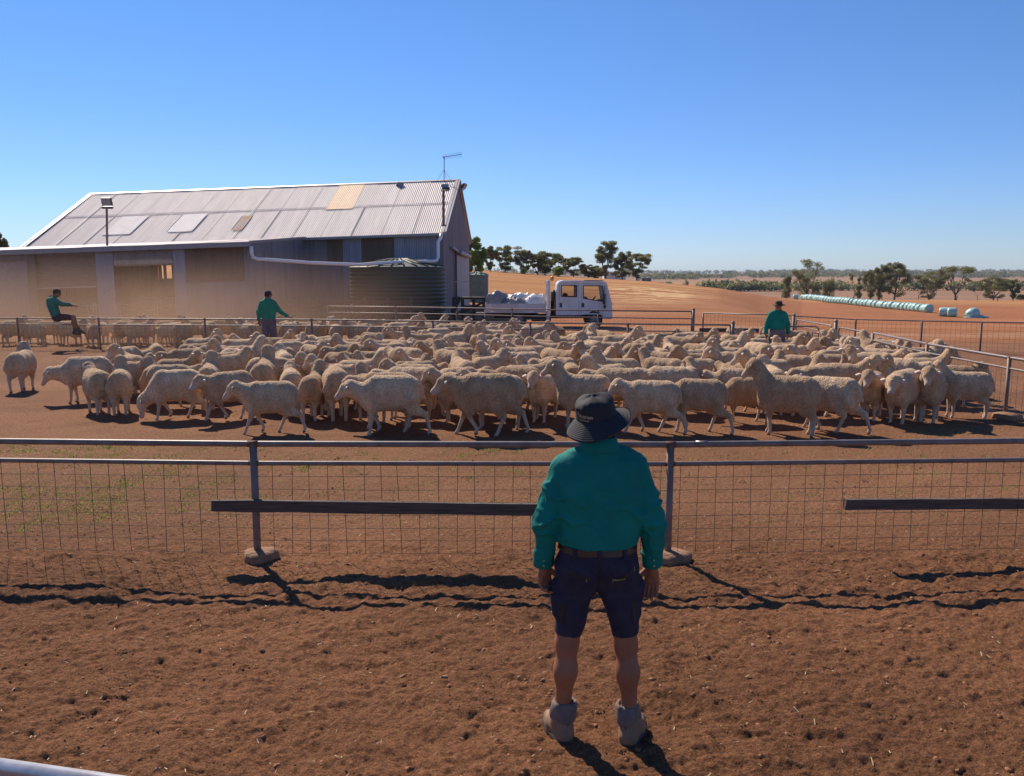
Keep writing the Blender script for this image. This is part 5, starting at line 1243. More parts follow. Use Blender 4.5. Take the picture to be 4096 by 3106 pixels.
# front rank and other sheep one can single out: (variant, column, ground row in the 2212-wide view, heading, size, mirrored, label)
FRONT = [
 ('lookL', 50, 843, 66, 1.06, 0, 'lone sheep apart from the flock at the far left, head turned left'),
 ('low', 192, 868, 172, 1.12, 0, 'leftmost sheep of the flock, facing left with its head lowered'),
 ('stand', 214, 893, 104, 1.0, 0, 'left one of the two sheep rumps standing side by side at the left'),
 ('standup', 264, 893, 84, 1.0, 0, 'right one of the two sheep rumps standing side by side at the left'),
 ('backL', 290, 850, 112, 1.04, 0, 'sheep behind the two rumps with its head up over its shoulder'),
 ('lookR', 332, 872, 84, .92, 1, 'slim sheep seen from behind, head up, just left above the grazing one'),
 ('graze', 385, 905, 176, 1.08, 0, 'grazing sheep at the left with its muzzle almost on the ground'),
 ('alert', 455, 882, 82, 1.02, 0, 'sheep with raised head seen from behind, right of the grazing one'),
 ('walkB', 500, 905, 205, 1.04, 0, 'sheep coming towards the lower left with ear out, behind the striding one'),
 ('walkA', 588, 935, 174, 1.04, 0, 'striding sheep walking left with its hind leg stretched far behind, above the left fence post'),
 ('stand', 632, 893, 92, 1.0, 0, 'round woolly rump behind the striding sheep'),
 ('standup', 678, 905, 76, .98, 1, 'sheep facing away with head up, left of the woolliest rump'),
 ('down', 728, 905, 97, 1.12, 0, 'very woolly broad sheep seen from behind with its head down'),
 ('walkC', 848, 938, 181, 1.18, 0, 'big ridged sheep walking left, front of the pair whose heads overlap'),
 ('levelfat', 836, 924, 179, 1.12, 0, 'sheep hidden behind the big ridged one with only head and back line showing'),
 ('levelfat', 884, 906, 168, 1.12, 0, 'sheep with white ear standing behind the overlapping pair'),
 ('walkB', 1052, 941, 179, 1.22, 0, 'largest sheep walking left, just left of the man in the bucket hat'),
 ('stand', 1075, 926, 176, 1.10, 0, 'sheep walking close behind the largest one, its hind legs doubled'),
 ('stand', 1000, 912, 176, 1.06, 0, 'sheep whose back shows above the head of the largest walking one'),
 ('alert', 1262, 925, 180, 1.10, 0, 'pale-faced sheep with its head held high above the left brim of the bucket hat'),
 ('levelfat', 1115, 905, 180, 1.12, 0, 'heavy-woolled sheep standing behind the largest walking one'),
 ('stand', 1175, 908, 250, 1.02, 0, 'sheep in shadow partly hidden behind the pale-faced one'),
 ('levelfat', 1330, 902, 172, 1.08, 0, 'sheep whose back shows right behind the bucket hat'),
 ('walkA', 1408, 936, 178, 1.06, 0, 'shorn-backed sheep walking left, head hidden by the bucket hat'),
 ('walkC', 1508, 933, 180, 1.08, 0, 'sheep with wide-spread walking legs just right of the shorn-backed one'),
 ('low', 1610, 912, 198, .96, 0, 'white-faced sheep with lowered head between the wide-striding and the tall standing one'),
 ('standup', 1700, 938, 178, 1.16, 1, 'tall standing sheep with raised head and pale front leg, right of the shirted man'),
 ('walkB', 1792, 932, 165, 1.10, 0, 'sheep standing close behind the tall one, rump to the right'),
 ('stand', 1880, 905, 262, 1.02, 0, 'smooth-backed sheep facing us with both ears out, leftmost of the three facing front'),
 ('levelfat', 1948, 912, 252, 1.10, 0, 'woolly sheep facing us, middle one of the three facing front'),
 ('stand', 2005, 908, 266, 1.10, 0, 'sheep facing us square on, rightmost of the three facing front'),
 ('lookR', 2085, 902, 200, 1.02, 0, 'rightmost sheep of the front rank, short coated with head turned up to the left'),
 ('stand', 2052, 875, 8, .96, 0, 'sheep looking right, its dark nose showing behind the rightmost one'),
 ('alert', 1992, 862, 15, 1.04, 0, 'sheep with a raised woolly head looking right, just inside the right side fence'),
 ('levelfat', 1935, 870, 350, 1.08, 0, 'sheep facing right below the raised woolly head at the right'),
 ('alert', 1900, 878, 255, 1.0, 0, 'sheep with white-blazed face looking at us behind the three facing front'),
 ('stand', 1800, 885, 8, 1.08, 0, 'sheep facing right with a thick woolly head, behind the tall standing one'),
 ('standup', 1850, 880, 352, 1.02, 0, 'woolly-headed sheep facing right above the leftmost of the three facing front'),
 ('lookL', 1668, 895, 100, 1.06, 0, 'sheep turned away with its head up just left behind the tall standing one'),
 ('walkC', 1588, 890, 176, 1.02, 0, 'dark-flanked sheep behind the white-faced one'),
 ('lookL', 1480, 890, 70, 1.0, 0, 'sheep with its head up looking left over the back of the wide-striding one'),
 ('levelfat', 1440, 893, 178, 1.05, 0, 'ridged back of a sheep just above the shorn-backed one'),
]
PLACED = []
def ok(x, y, hd, r=.265, half=.20):
    a = rad(hd); c, s_ = math.cos(a), math.sin(a)
    P = [(x + c * half * k, y + s_ * half * k) for k in (-1, 0, 1)]
    for Q in PLACED:
        if abs(Q[1][0] - x) > 1.2 or abs(Q[1][1] - y) > 1.2: continue
        for p in P:
            for q in Q:
                if (p[0] - q[0]) ** 2 + (p[1] - q[1]) ** 2 < (2 * r * .78) ** 2: return False
    PLACED.append(P); return True
def force(x, y, hd, half=.20):
    a = rad(hd); c, s_ = math.cos(a), math.sin(a); PLACED.append([(x + c * half * k, y + s_ * half * k) for k in (-1, 0, 1)])
for (v_, ox, oy, hd, sc, mi, lb) in FRONT:
    g = GO(ox, oy); hd = hd + math.degrees(math.atan2(-g.x, g.y)); force(g.x, g.y, hd); put(v_, g.x, g.y, hd, sc, bool(mi), lb)
def inpoly(x, y, poly):
    r = False; j = len(poly) - 1
    for i in range(len(poly)):
        xi, yi = poly[i]; xj, yj = poly[j]
        if (yi > y) != (yj > y) and x < (xj - xi) * (y - yi) / (yj - yi) + xi: r = not r
        j = i
    return r
POLY = [tuple(GO(a, b)[:2]) for a, b in ((225, 855), (300, 880), (440, 890), (620, 905), (760, 915), (1000, 915), (1250, 915), (1500, 905), (1750, 905), (1900, 885), (2010, 850), (2000, 828), (1900, 800), (1830, 785), (1780, 778), (1600, 776), (1400, 774), (1250, 776), (1130, 780), (1090, 768), (800, 782), (600, 792), (480, 800), (340, 808), (250, 828))]
Rs = random.Random(12)
xs = [p[0] for p in POLY]; ys = [p[1] for p in POLY]; nfr = 0; tries = 0
pool = ['alert', 'standup', 'alert2', 'stand2', 'alert2', 'levelfat2', 'levelfat2', 'lookL2', 'low2', 'walkD', 'lookL', 'lookR', 'backL', 'stand', 'standup', 'lookL', 'lookR', 'backL', 'backR', 'low', 'levelfat', 'alert', 'walkA', 'walkB', 'walkC', 'stand', 'standup', 'levelfat', 'lookL', 'levelfat', 'low']
BACKGR = []
while tries < 30000 and nfr < 188:
    tries += 1
    x = Rs.uniform(min(xs), max(xs)); y = Rs.uniform(min(ys), max(ys))
    if not inpoly(x, y, POLY): continue
    u = Rs.random(); tt_ = x / y
    if tt_ > .33: hd = Rs.choice([Rs.gauss(250, 40), Rs.gauss(10, 25), Rs.gauss(180, 25)])
    elif tt_ < -.25: hd = Rs.choice([Rs.gauss(0, 25), Rs.gauss(90, 30), Rs.gauss(180, 20), Rs.gauss(10, 20)])
    else: hd = Rs.choice([Rs.gauss(0, 22), Rs.gauss(180, 20), Rs.gauss(175, 22), Rs.gauss(75, 30), Rs.gauss(250, 30)])
    if not ok(x, y, hd): continue
    v_ = Rs.choice(pool); o = put(v_, x, y, hd, Rs.uniform(.92, 1.14), Rs.random() < .5); BACKGR.append(SHEEP[-1]); nfr += 1
n_front = nfr
# back pen, in the dust: between the back fence and the shed
POLY2 = [(-21, 28.4), (-13.6, 28.1), (-6.4, 27.5), (-2.4, 26.6), (.9, 25.7), (1.5, 26.9), (.4, 28.8), (-2, 29.6), (-9, 30.0), (-14, 30.0), (-21, 30.4)]
B2 = []; tries = 0; xs = [p[0] for p in POLY2]; ys = [p[1] for p in POLY2]
for (x, y, hd, v_) in ((-.6, 25.95, 8, 'alert'),): pass
while tries < 20000 and len(B2) < 70:
    tries += 1; x = Rs.uniform(max(min(xs), -21), max(xs)); y = Rs.uniform(min(ys), max(ys))
    if not inpoly(x, y, POLY2): continue
    hd = Rs.choice([Rs.gauss(0, 25), Rs.gauss(180, 25), Rs.gauss(0, 25), Rs.gauss(90, 30)])
    if not ok(x, y, hd, .33): continue
    put(Rs.choice(pool), x, y, hd, Rs.uniform(.95, 1.1), Rs.random() < .5, None, 'sheep of the second mob in the dusty back pen'); B2.append(SHEEP[-1])
# labels that single out each of the crowd -----------------------------
def facing(hd, x, y):
    a = (hd - math.degrees(math.atan2(-x, y))) % 360
    if a < 35 or a > 325: return 'facing right'
    if a < 62: return 'going away right'
    if a < 118: return 'facing away'
    if a < 145: return 'going away left'
    if a < 215: return 'facing left'
    if a < 242: return 'coming left'
    if a < 298: return 'facing us'
    return 'coming right'
HEADW = {'stand': 'head up', 'standup': 'head high', 'lookL': 'head aside', 'lookR': 'head aside', 'backL': 'head back', 'backR': 'head back', 'low': 'head lowered', 'graze': 'grazing', 'levelfat': 'head level', 'alert': 'head high', 'walkA': 'walking', 'walkB': 'walking', 'walkC': 'walking', 'walkD': 'walking', 'down': 'head down'}
def auto_labels(L, zones, penword, rw='row'):
    cell = {}
    for it in L:
        o, v_, x, y, hd, sc, mir = it; col = 2048 + x / y * FPX; zn = None
        for (nm, x0, x1) in zones:
            if x0 <= col < x1: zn = nm
        dp = 'rear' if y > dcut[1] else ('middle' if y > dcut[0] else 'front')
        cell.setdefault((dp, zn), []).append((col, it))
    for (dp, zn), items in cell.items():
        items.sort(key=lambda q: q[0]); n = len(items)
        for i, (col, it) in enumerate(items):
            o, v_, x, y, hd, sc, mir = it; pos = ordw(i + 1) + ' from left' if i < n - 1 or n < 3 else 'rightmost'
            o['label'] = f'sheep {facing(hd, x, y)}, {HEADW[v_.rstrip("2")]}, {pos}, {dp} {rw} {zn}'
dcut = (16.0, 18.8)
auto_labels(BACKGR, [('at far left', -500, 700), ('below leaning man', 700, 1300), ('below green tank', 1300, 1850), ('below truck', 1850, 2450), ('right of truck', 2450, 2900), ('below hatted man', 2900, 3350), ('by right gates', 3350, 5000)], 'of the flock')
dcut = (28.2, 29.2)
auto_labels(B2, [('by sitting man', -900, 420), ('by doorway', 420, 780), ('left of capped man', 780, 1085), ('right of capped man', 1085, 1400), ('by tank', 1400, 1790), ('by ramp', 1790, 5000)], '', 'dusty row')
# ============================================================ PEOPLE
M_skin = mat('skin', (.32, .125, .062), .6, 0, col2=(.25, .092, .046), vscale=9, bump=.001, bscale=60)
M_shirt = mat('green_shirt', (.005, .185, .155), .85, 0, col2=(.004, .145, .122), vscale=5, bump=.003, bscale=30, spec=.2)
M_shirt2 = mat('faded_green_shirt', (.035, .25, .15), .85, 0, col2=(.03, .19, .12), vscale=5, spec=.2)
M_navy = mat('navy_cotton', (.026, .025, .046), .9, 0, col2=(.040, .037, .060), vscale=16, bump=.0015, bscale=70, spec=.2)
M_grey = mat('grey_trousers', (.16, .14, .15), .9, 0, col2=(.12, .10, .11), vscale=8)
M_hat = mat('dark_hat_cotton', (.022, .022, .028), .8, 0, col2=(.034, .034, .042), vscale=9, spec=.25)
M_felt = mat('felt_hat', (.035, .025, .020), .85, 0, var=.3)
M_belt = mat('leather_belt', (.075, .030, .013), .5, 0, var=.3)
M_boot = mat('tan_boot', (.27, .155, .085), .75, 0, col2=(.19, .11, .065), vscale=12, bump=.001, bscale=60)
M_sole = mat('boot_sole', (.07, .055, .05), .8, 0, var=.3)
M_sock = mat('grey_gaiter', (.20, .145, .12), .9, 0, col2=(.12, .095, .09), vscale=20)
M_black = mat('black_zip', (.012, .011, .011), .6, 0)
M_logo = mat('tan_embroidery', (.42, .32, .20), .7, 0)
M_yell = mat('yellow_thread', (.30, .25, .04), .7, 0)
M_whit = mat('white_thread', (.5, .5, .45), .7, 0)
M_hair = mat('dark_hair', (.03, .02, .015), .8, 0, var=.3)
def hand(s, w, d, n, t, curl=.6, sc=1.0, spread=1.0):
    """w wrist, d towards the fingers, n palm side, t thumb side"""
    w = Vector(w); d = Vector(d).normalized(); n = (Vector(n) - d * Vector(n).dot(d)).normalized(); t = Vector(t); t = (t - d * t.dot(d) - n * t.dot(n)).normalized()
    s.rc(w - d * .02, w + d * .03, .026 * sc, .024 * sc, .012)
    for i in range(4): s.rc(w + d * .03 + t * (.018 - .012 * i) * sc, w + d * .088 * sc + t * (.030 - .0195 * i) * sc, .0155 * sc, .0125 * sc, .012)
    Ls = [(.040, .024, .020), (.044, .028, .021), (.041, .026, .020), (.033, .020, .017)]
    for i in range(4):
        p = w + d * (.092 - .004 * abs(i - 1.2)) * sc + t * (.030 - .0195 * i) * sc; a = curl * (.55 + .10 * i)
        dd = d
        for k, L in enumerate(Ls[i]):
            ca, sa = math.cos(a), math.sin(a); q = d * ca + n * sa + t * (.10 - .07 * i) * spread * .6; q.normalize()
            p2 = p + q * L * sc; s.rc(p, p2, (.0100 - .0009 * k) * sc, (.0092 - .0010 * k) * sc, .004); p = p2; a += curl * (.75 - .1 * k)
    p = w + d * .022 * sc + t * .026 * sc; p2 = p + (d * .62 + t * .62 + n * .35).normalized() * .042 * sc; s.rc(p, p2, .0165 * sc, .0125 * sc, .012)
    p3 = p2 + (d * .9 + t * .25 + n * .35).normalized() * .032 * sc; s.rc(p2, p3, .0115 * sc, .0102 * sc, .004); p4 = p3 + (d * .95 - t * .05 + n * .4).normalized() * .024 * sc; s.rc(p3, p4, .0100 * sc, .0082 * sc, .004)
def body_sdf(J):
    s = SDF(); hc = Vector(J['head']); fw = Vector(J['face']).normalized(); sd = fw.cross(Vector((0, 0, 1))).normalized(); up = sd.cross(fw)
    R = np.array([list(sd), list(fw), list(up)], np.float32).T
    s.el(hc + up * .015, (.074, .096, .108), .02, 0, R); s.el(hc + fw * .03 - up * .055, (.055, .062, .062), .03, 0, R)
    s.rc(hc + fw * .095 + up * .008, hc + fw * .118 - up * .022, .011, .016, .012)
    s.rc(hc + fw * .085 + up * .022 - sd * .03, hc + fw * .085 + up * .022 + sd * .03, .012, .012, .015)
    s.rc(hc + fw * .092 - up * .058 - sd * .018, hc + fw * .092 - up * .058 + sd * .018, .008, .008, .008)
    for q in (1, -1): s.el(hc + sd * q * .078 - fw * .005 - up * .005, (.012, .022, .032), .006, 0, R)
    s.rc(J['neck'], hc - up * .04 - fw * .01, .060, .056, .03)
    s.rc(J['pelvis'], J['chest'], .09, .09, .05)
    for q in 'LR':
        s.rc(J['neck'], J['sh' + q], .05, .055, .05); s.rc(J['sh' + q], J['el' + q], .050, .041, .03); s.rc(J['el' + q], J['wr' + q], .042, .027, .015)
        s.rc(J['hip' + q], J['kn' + q], .090, .054, .05)
        k = Vector(J['kn' + q]); a = Vector(J['an' + q]); cb = Vector(J.get('calf', (0, -.018, 0))); m = k.lerp(a, .33) + cb
        s.rc(k, m, .049, .050, .05); s.rc(m, a, .050, .035, .06); s.rc(a, a + (Vector(J['toe' + q]) - a) * .6, .036, .03, .02)
    return s
def bbox(J, keys, m):
    P = np.array([list(J[k]) for k in keys]); return P.min(0) - m, P.max(0) + m
ALLK = ['head', 'neck', 'pelvis', 'chest'] + [a + q for a in ('sh', 'el', 'wr', 'hip', 'kn', 'an', 'toe') for q in 'LR']
def person(label, loc, rz, J, h=.014, shirt=M_shirt, lower=M_navy, long=False, hatk='cap', hh=.006, tuck=True, boot=M_boot, hem=None, fine=False, hatm=M_hat):
    t = thing('person', label, 'person', loc, None, rz)
    s = body_sdf(J); lo, hi = bbox(J, ALLK, .17); v, f = s.mesh(lo, hi, h)
    b = MB(); b.v = [tuple(p) for p in v]; b.f = [tuple(q) for q in f.tolist()]; b.m = [0] * len(b.f)
    for q in 'LR':
        H = J['hand' + q]; hs = SDF(); hand(hs, J['wr' + q], H[0], H[1], H[2], H[3]); w = Vector(J['wr' + q])
        hv, hf = hs.mesh(w - Vector((.17,) * 3), w + Vector((.17,) * 3), hh); b.add(hv.tolist(), hf.tolist())
    hc = Vector(J['head']); fw = Vector(J['face']).normalized(); sd = fw.cross(Vector((0, 0, 1))).normalized(); up = sd.cross(fw)
    b.cur = 1
    for q in (1, -1): b.blob(hc + fw * .094 + sd * q * .031 + up * .002, .009, 0, 0, 8, 1)
    bo = b.build('body', [M_skin, M_eye], t, smooth=True, local=True)
    # hair under the hat
    hs = SDF(); R = np.array([list(sd), list(fw), list(up)], np.float32).T; hs.el(hc + up * .022 - fw * .008, (.082, .100, .108), .01, 0, R)
    hs.pr.append(('f', lambda P, D: np.maximum(D, -((P - V3(hc)) @ V3(-fw * .75 + up * .65) + .012)), None, 0, 0, 0, -1))
    hv, hf = hs.mesh(hc - Vector((.14,) * 3), hc + Vector((.14,) * 3), max(h * .7, .007)); meshobj('hair', hv, hf, M_hair, t, smooth=True, local=True)
    # shirt
    c = Vector(J['chest']); pe = Vector(J['pelvis']); nk = Vector(J['neck']); sx = (Vector(J['shR']) - Vector(J['shL'])).normalized(); ta = (c - pe).normalized()
    ss = SDF(); wz = J.get('hemo', .0)
    for q in (-1, 1): ss.rc(c + sx * q * .092, pe + sx * q * .070 + ta * .02, .128, .124, .05)
    ss.rc(c + sx * -.10 + ta * .10, c + sx * .10 + ta * .10, .105, .105, .05)
    for q in 'LR':
        ss.rc(nk - ta * .02, Vector(J['sh' + q]) + ta * .0, .066, .070, .05); ss.rc(J['sh' + q], J['el' + q], .073, .058, .016); e = Vector(J['el' + q]); w = Vector(J['wr' + q]); d = (w - e).normalized(); ss.rc(e, w - d * .025, .060, .046, .012); 
    ss.rc(nk - ta * .01, nk + ta * .065, .084, .076, .03)
    sdl = 5 if fine else 9; elb = [V3(J['elL']), V3(J['elR'])]; shl = [V3(J['shL']), V3(J['shR'])]
    def folds(P, D):
        q = .014 * noise3(P[:, 0] * 6, P[:, 1] * 6, P[:, 2] * 4.5, sdl) + .004 * noise3(P[:, 0] * 24, P[:, 1] * 24, P[:, 2] * 12, sdl + 5)
        # drag lines running from the armpits down and across, tight crumples around the elbows
        u = P[:, 0] * 9 + P[:, 2] * 15 + 5 * noise3(P[:, 0] * 4, P[:, 1] * 4, P[:, 2] * 3, sdl + 1)
        k = 0
        for a in (0, 1):
            de = np.exp(-(((P - elb[a]) ** 2).sum(1)) / .022); ds = np.exp(-(((P - shl[a] + np.array([0, 0, .12], np.float32)) ** 2).sum(1)) / .02); k = k + .020 * de + .014 * ds
        rg = np.clip(1 - np.abs(noise3(P[:, 0] * 9 + P[:, 2] * 6, P[:, 1] * 9, P[:, 2] * 13 - P[:, 0] * 5, sdl + 8)) * 6, 0, 1) ** 1.5; rg2 = np.clip(1 - np.abs(noise3(P[:, 0] * 17, P[:, 1] * 17, P[:, 2] * 10 + P[:, 0] * 6, sdl + 9)) * 6, 0, 1)
        q = q - rg * (k * .8 + .0035) - rg2 * (k * .3 + .0015) + (np.abs(np.sin(u * 2.2)) - .5) * k * -.22
        q = q + .0045 * np.sin(P[:, 0] * 34 + 3 * noise3(P[:, 0] * 5, P[:, 1] * 5, P[:, 2] * 5, sdl)) * np.exp(-(((P - V3(pe)) @ V3(ta)) - .06) ** 2 / .01)
        # yoke seam across the back
        q = q + .0025 * np.exp(-((P[:, 2] - (c.z + .02) - .15 * (P[:, 0] - c.x) ** 2) ** 2) / .00002) * (1 if fine else 0)
        return D + q
    ss.pr.append(('f', folds, None, 0, 0, 0, -1))
    pz = V3(pe + ta * (.045 if tuck else -.10)); tv = V3(ta)
    curve = (lambda P: .018 * ((P[:, 0] - pe.x) / .2) ** 2) if tuck else (lambda P: 0)
    def cut(P, D):
        q = (P - pz) @ tv; far = np.minimum(np.sqrt(((P - V3(J['wrL'])) ** 2).sum(1)), np.sqrt(((P - V3(J['wrR'])) ** 2).sum(1))) < .21
        q = np.where(far & (np.abs((P[:, 0] - pe.x)) > .21), 1, q - curve(P))
        if J.get('sit'): q = np.where(far, 1, q)
        D = np.maximum(D, -q)
        top = (P - V3(nk + ta * .055)) @ tv; D = np.maximum(D, top)
        for a in 'LR':
            e = V3(J['el' + a]); w = V3(J['wr' + a]); d = (w - e) / np.linalg.norm(w - e); q2 = (P - (w - d * .012)) @ d
            near = np.sqrt(((P - w) ** 2).sum(1)) < .12; D = np.where(near, np.maximum(D, q2), D)
        return D
    ss.pr.append(('f', cut, None, 0, 0, 0, -1))
    lo, hi = bbox(J, ['neck', 'chest', 'pelvis', 'shL', 'shR', 'elL', 'elR', 'wrL', 'wrR'], .16); v, f = ss.mesh(lo, hi, h * .66 if fine else h * .85)
    sh = meshobj('shirt', v, f, shirt, t, smooth=True, local=True)
    # collar and cuffs
    q = MB(); n = 28; fc = Vector((fw.x, fw.y, 0)).normalized() if not J.get('cdir') else Vector(J['cdir']); sc_ = Vector((fc.y, -fc.x, 0)); rows = [(.080, -.005), (.081, .03), (.077, .070), (.085, .069), (.094, .038), (.106, .006), (.100, .002)]
    vs = []
    for r_, z in rows:
        for k in range(n):
            a = 2 * math.pi * k / n; front = max(0, math.sin(a)); vs.append(nk + sc_ * (math.cos(a) * r_) + fc * (math.sin(a) * r_ * .98) + ta * (z - .05 * front * front * (z > .02)))
    q.add(vs, [(i * n + k, i * n + (k + 1) % n, (i + 1) * n + (k + 1) % n, (i + 1) * n + k) for i in range(len(rows) - 1) for k in range(n)]); q.build('collar', shirt, sh, smooth=True, local=True)
    for a in 'LR':
        e = Vector(J['el' + a]); w = Vector(J['wr' + a]); d = (w - e).normalized(); q = MB(); R_ = random.Random(3)
        q.lathe([(.044, .028), (.050, .022), (.052, -.005), (.051, -.035), (.054, -.05), (.047, -.055)], 18, w - d * .03, (d.orthogonal().normalized(), d.cross(d.orthogonal().normalized()), d), wob=lambda i, a: 1 + .06 * math.sin(2 * a) + .03 * math.sin(5 * a + i)); q.build('cuff', shirt, sh, smooth=True, local=True)
        if fine:
            b_ = MB()
            for k in (0, 1): b_.blob(w - d * (.018 + .03 * k) + Vector((0, -.050, 0)), .0055, 0, 0, 8, 1)
            b_.build('button', M_logo, sh, smooth=True, local=True)
    # shorts or trousers
    ls = SDF(); side = sx
    for q in (-1, 1): ls.rc(pe + side * q * .080 + ta * .05, pe + side * q * .074 - ta * .05, .110, .120, .05)
    for q in 'LR':
        hp = Vector(J['hip' + q]); k = Vector(J['kn' + q]); a = Vector(J['an' + q])
        ls.rc(hp, k, .112, .060 if not long else .086, .05)
        if long: ls.rc(k, a + (k - a) * .08, .080, .062, .04)
        elif fine: m_ = hp.lerp(k, .40) + side * (.060 if q == 'R' else -.060) + Vector((0, .012, 0)); ls.rc(m_ + Vector((0, 0, .065)), m_ - Vector((0, 0, .065)), .060, .052, .010)
    def lf(P, D):
        q = .010 * noise3(P[:, 0] * 8, P[:, 1] * 8, P[:, 2] * 6, 21) + .0045 * np.sin(P[:, 2] * 30 + P[:, 0] * 22 + 5 * noise3(P[:, 0] * 5, P[:, 1] * 5, P[:, 2] * 4, 22))
        if fine:
            q = q + .006 * np.exp(-((P[:, 0] - pe.x) ** 2) / .00004) * (P[:, 2] < pe.z)
        D = D + q
        D = np.maximum(D, (P - V3(pe + ta * .052)) @ tv)
        if not long:
            for a in 'LR':
                hp = V3(J['hip' + a]); k = V3(J['kn' + a]); d = (k - hp) / np.linalg.norm(k - hp); q2 = (P - (k - d * J.get('hemup', .0))) @ d
                near = ((P - hp) @ d > .2) & (np.sqrt(((P - k) ** 2).sum(1)) < .22); D = np.where(near, np.maximum(D, q2), D)
        return D
    ls.pr.append(('f', lf, None, 0, 0, 0, -1)); lo, hi = bbox(J, ['pelvis', 'hipL', 'hipR', 'knL', 'knR'] + (['anL', 'anR'] if long else []), .20)
    v, f = ls.mesh(lo, hi, h * .85); lw_ = meshobj('trousers' if long else 'shorts', v, f, lower, t, smooth=True, local=True)
    # boots and gaiters
    for q in 'LR':
        a = Vector(J['an' + q]); to = Vector(J['toe' + q]); d = (to - a); dn = Vector((d.x, d.y, 0)).normalized() if not J.get('sit') else d.normalized(); kn = Vector(J['kn' + q]); upb = (kn - a).normalized()
        sole = to.z - .035 if not J.get('sit') else None
        bs = SDF(); bs.rc(a + upb * .075, a, .050, .048, .02); hb = a + (to - a) * .0; 
        heel = a - dn * .028 - upb * .052 if J.get('sit') else Vector((a.x, a.y, 0)) - dn * .030 + Vector((0, 0, .052 + J.get('gz', 0)))
        ball = to - dn * .06; tip = to + dn * .01
        bs.rc(a, heel, .048, .046, .03); bs.rc(a + dn * .02, ball, .046, .042, .04); bs.rc(ball, tip, .044, .034, .03); bs.rc(heel, ball, .042, .044, .03)
        v, f = bs.mesh(a - Vector((.26, .26, .16)), a + Vector((.26, .26, .18)), h * .6 if fine else h * .9)
        gz = J.get('gz', 0)
        if not J.get('sit'): v[:, 2] = np.maximum(v[:, 2], gz + .018)
        bo_ = meshobj('boot', v, f, boot, t, smooth=True, local=True)
        if not J.get('sit'):
            so_ = SDF(); cH = Vector((heel.x, heel.y, gz + .012)); cT = Vector((tip.x, tip.y, gz + .012)); cB = Vector((ball.x, ball.y, gz + .012)); so_.rc(cH, cB, .050, .052, .01).rc(cB, cT, .051, .042, .01)
            so_.pr.append(('f', lambda P, D: np.maximum(D, np.maximum(np.abs(P[:, 2] - (gz + .010)) - .022 - .006 * (((P - V3(cH)) @ V3(dn)) < .06), -(P[:, 2] - gz + .012))), None, 0, 0, 0, -1))
            v, f = so_.mesh(cH - Vector((.3, .3, .06)), cH + Vector((.3, .3, .07)), .008 if fine else .014); meshobj('sole', v, f, M_sole, bo_, smooth=True, local=True)
        if fine:
            g = MB(); rows = [(.045, .205), (.054, .214), (.062, .197), (.066, .17), (.068, .142), (.064, .116), (.054, .104)]; ph = 1.0 if q == 'L' else 3.0
            g.lathe(rows, 40, (a.x, a.y, a.z - .10), (Vector((1, 0, 0)), Vector((0, 1, 0)), upb), wob=lambda i, an, ph=ph: 1 + .05 * math.sin(3 * an + ph + i) + .035 * math.sin(11 * an + i * .8 + ph) * (1 if i < 3 else .4) + .05 * math.sin(2 * an + ph * 2))
            g.build('gaiter', M_sock, t, smooth=True, local=True)
            tb_ = MB(); bk = a - dn * .052; tb_.tube([bk + Vector((-.012, 0, .045)), bk + Vector((-.012, -.004, .02)), bk + Vector((0, -.006, -.03)), bk + Vector((.012, -.004, .02)), bk + Vector((.012, 0, .045))], .0035, 6); tb_.build('pull_tab', M_sole, bo_, smooth=True, local=True)
    # headgear
    if hatk == 'cap':
        q = MB(); ax = (sd, fw, up); q.lathe([(.084, .028), (.090, .035), (.091, .055), (.084, .090), (.062, .120), (.030, .134), (.001, .137)], 24, hc, ax, wob=lambda i, a: 1 + .10 * abs(math.sin(a)))
        pk = []; 
        for i in range(7):
            u = -1 + 2 * i / 6
            for j in range(4): pk.append(hc + sd * (u * .072 * (1 - .06 * j)) + fw * (.080 + (1 - u * u) * .028 + .024 * j) + up * (.040 - .012 * u * u - .007 * j))
        q.add(pk, [(i * 4 + j, (i + 1) * 4 + j, (i + 1) * 4 + j + 1, i * 4 + j + 1) for i in range(6) for j in range(3)]); q.build('cap', hatm, t, smooth=True, local=True)
    elif hatk == 'brim':
        q = MB(); ax = (sd, fw, up); q.lathe([(.15, .020), (.155, .030), (.12, .032), (.090, .045), (.090, .09), (.078, .122), (.04, .130), (.001, .118)], 28, hc, ax, wob=lambda i, a: 1 + .08 * abs(math.sin(a)) + (.05 * math.cos(2 * a) if i < 3 else 0)); q.build('hat', hatm, t, smooth=True, local=True)
    return t, sh, lw_
def joints(**k):
    J = dict(head=(0, .035, 1.635), face=(0, 1, -.05), neck=(0, 0, 1.50), chest=(0, 0, 1.30), pelvis=(0, 0, .985), shL=(-.166, 0, 1.408), shR=(.166, 0, 1.408), elL=(-.262, -.02, 1.165), elR=(.262, -.02, 1.165), wrL=(-.272, .03, .905), wrR=(.285, .03, .905),
             hipL=(-.098, 0, .90), hipR=(.098, 0, .90), knL=(-.150, .01, .515), knR=(.150, .01, .515), anL=(-.172, -.01, .10), anR=(.172, -.01, .10), toeL=(-.205, .15, .045), toeR=(.225, .14, .045),
             handL=((.10, .02, -1), (.55, -.85, 0), (.85, .5, 0), .95), handR=((-.02, .05, -1), (-.35, -.92, 0), (-.9, .3, 0), .42))
    J.update(k); return J

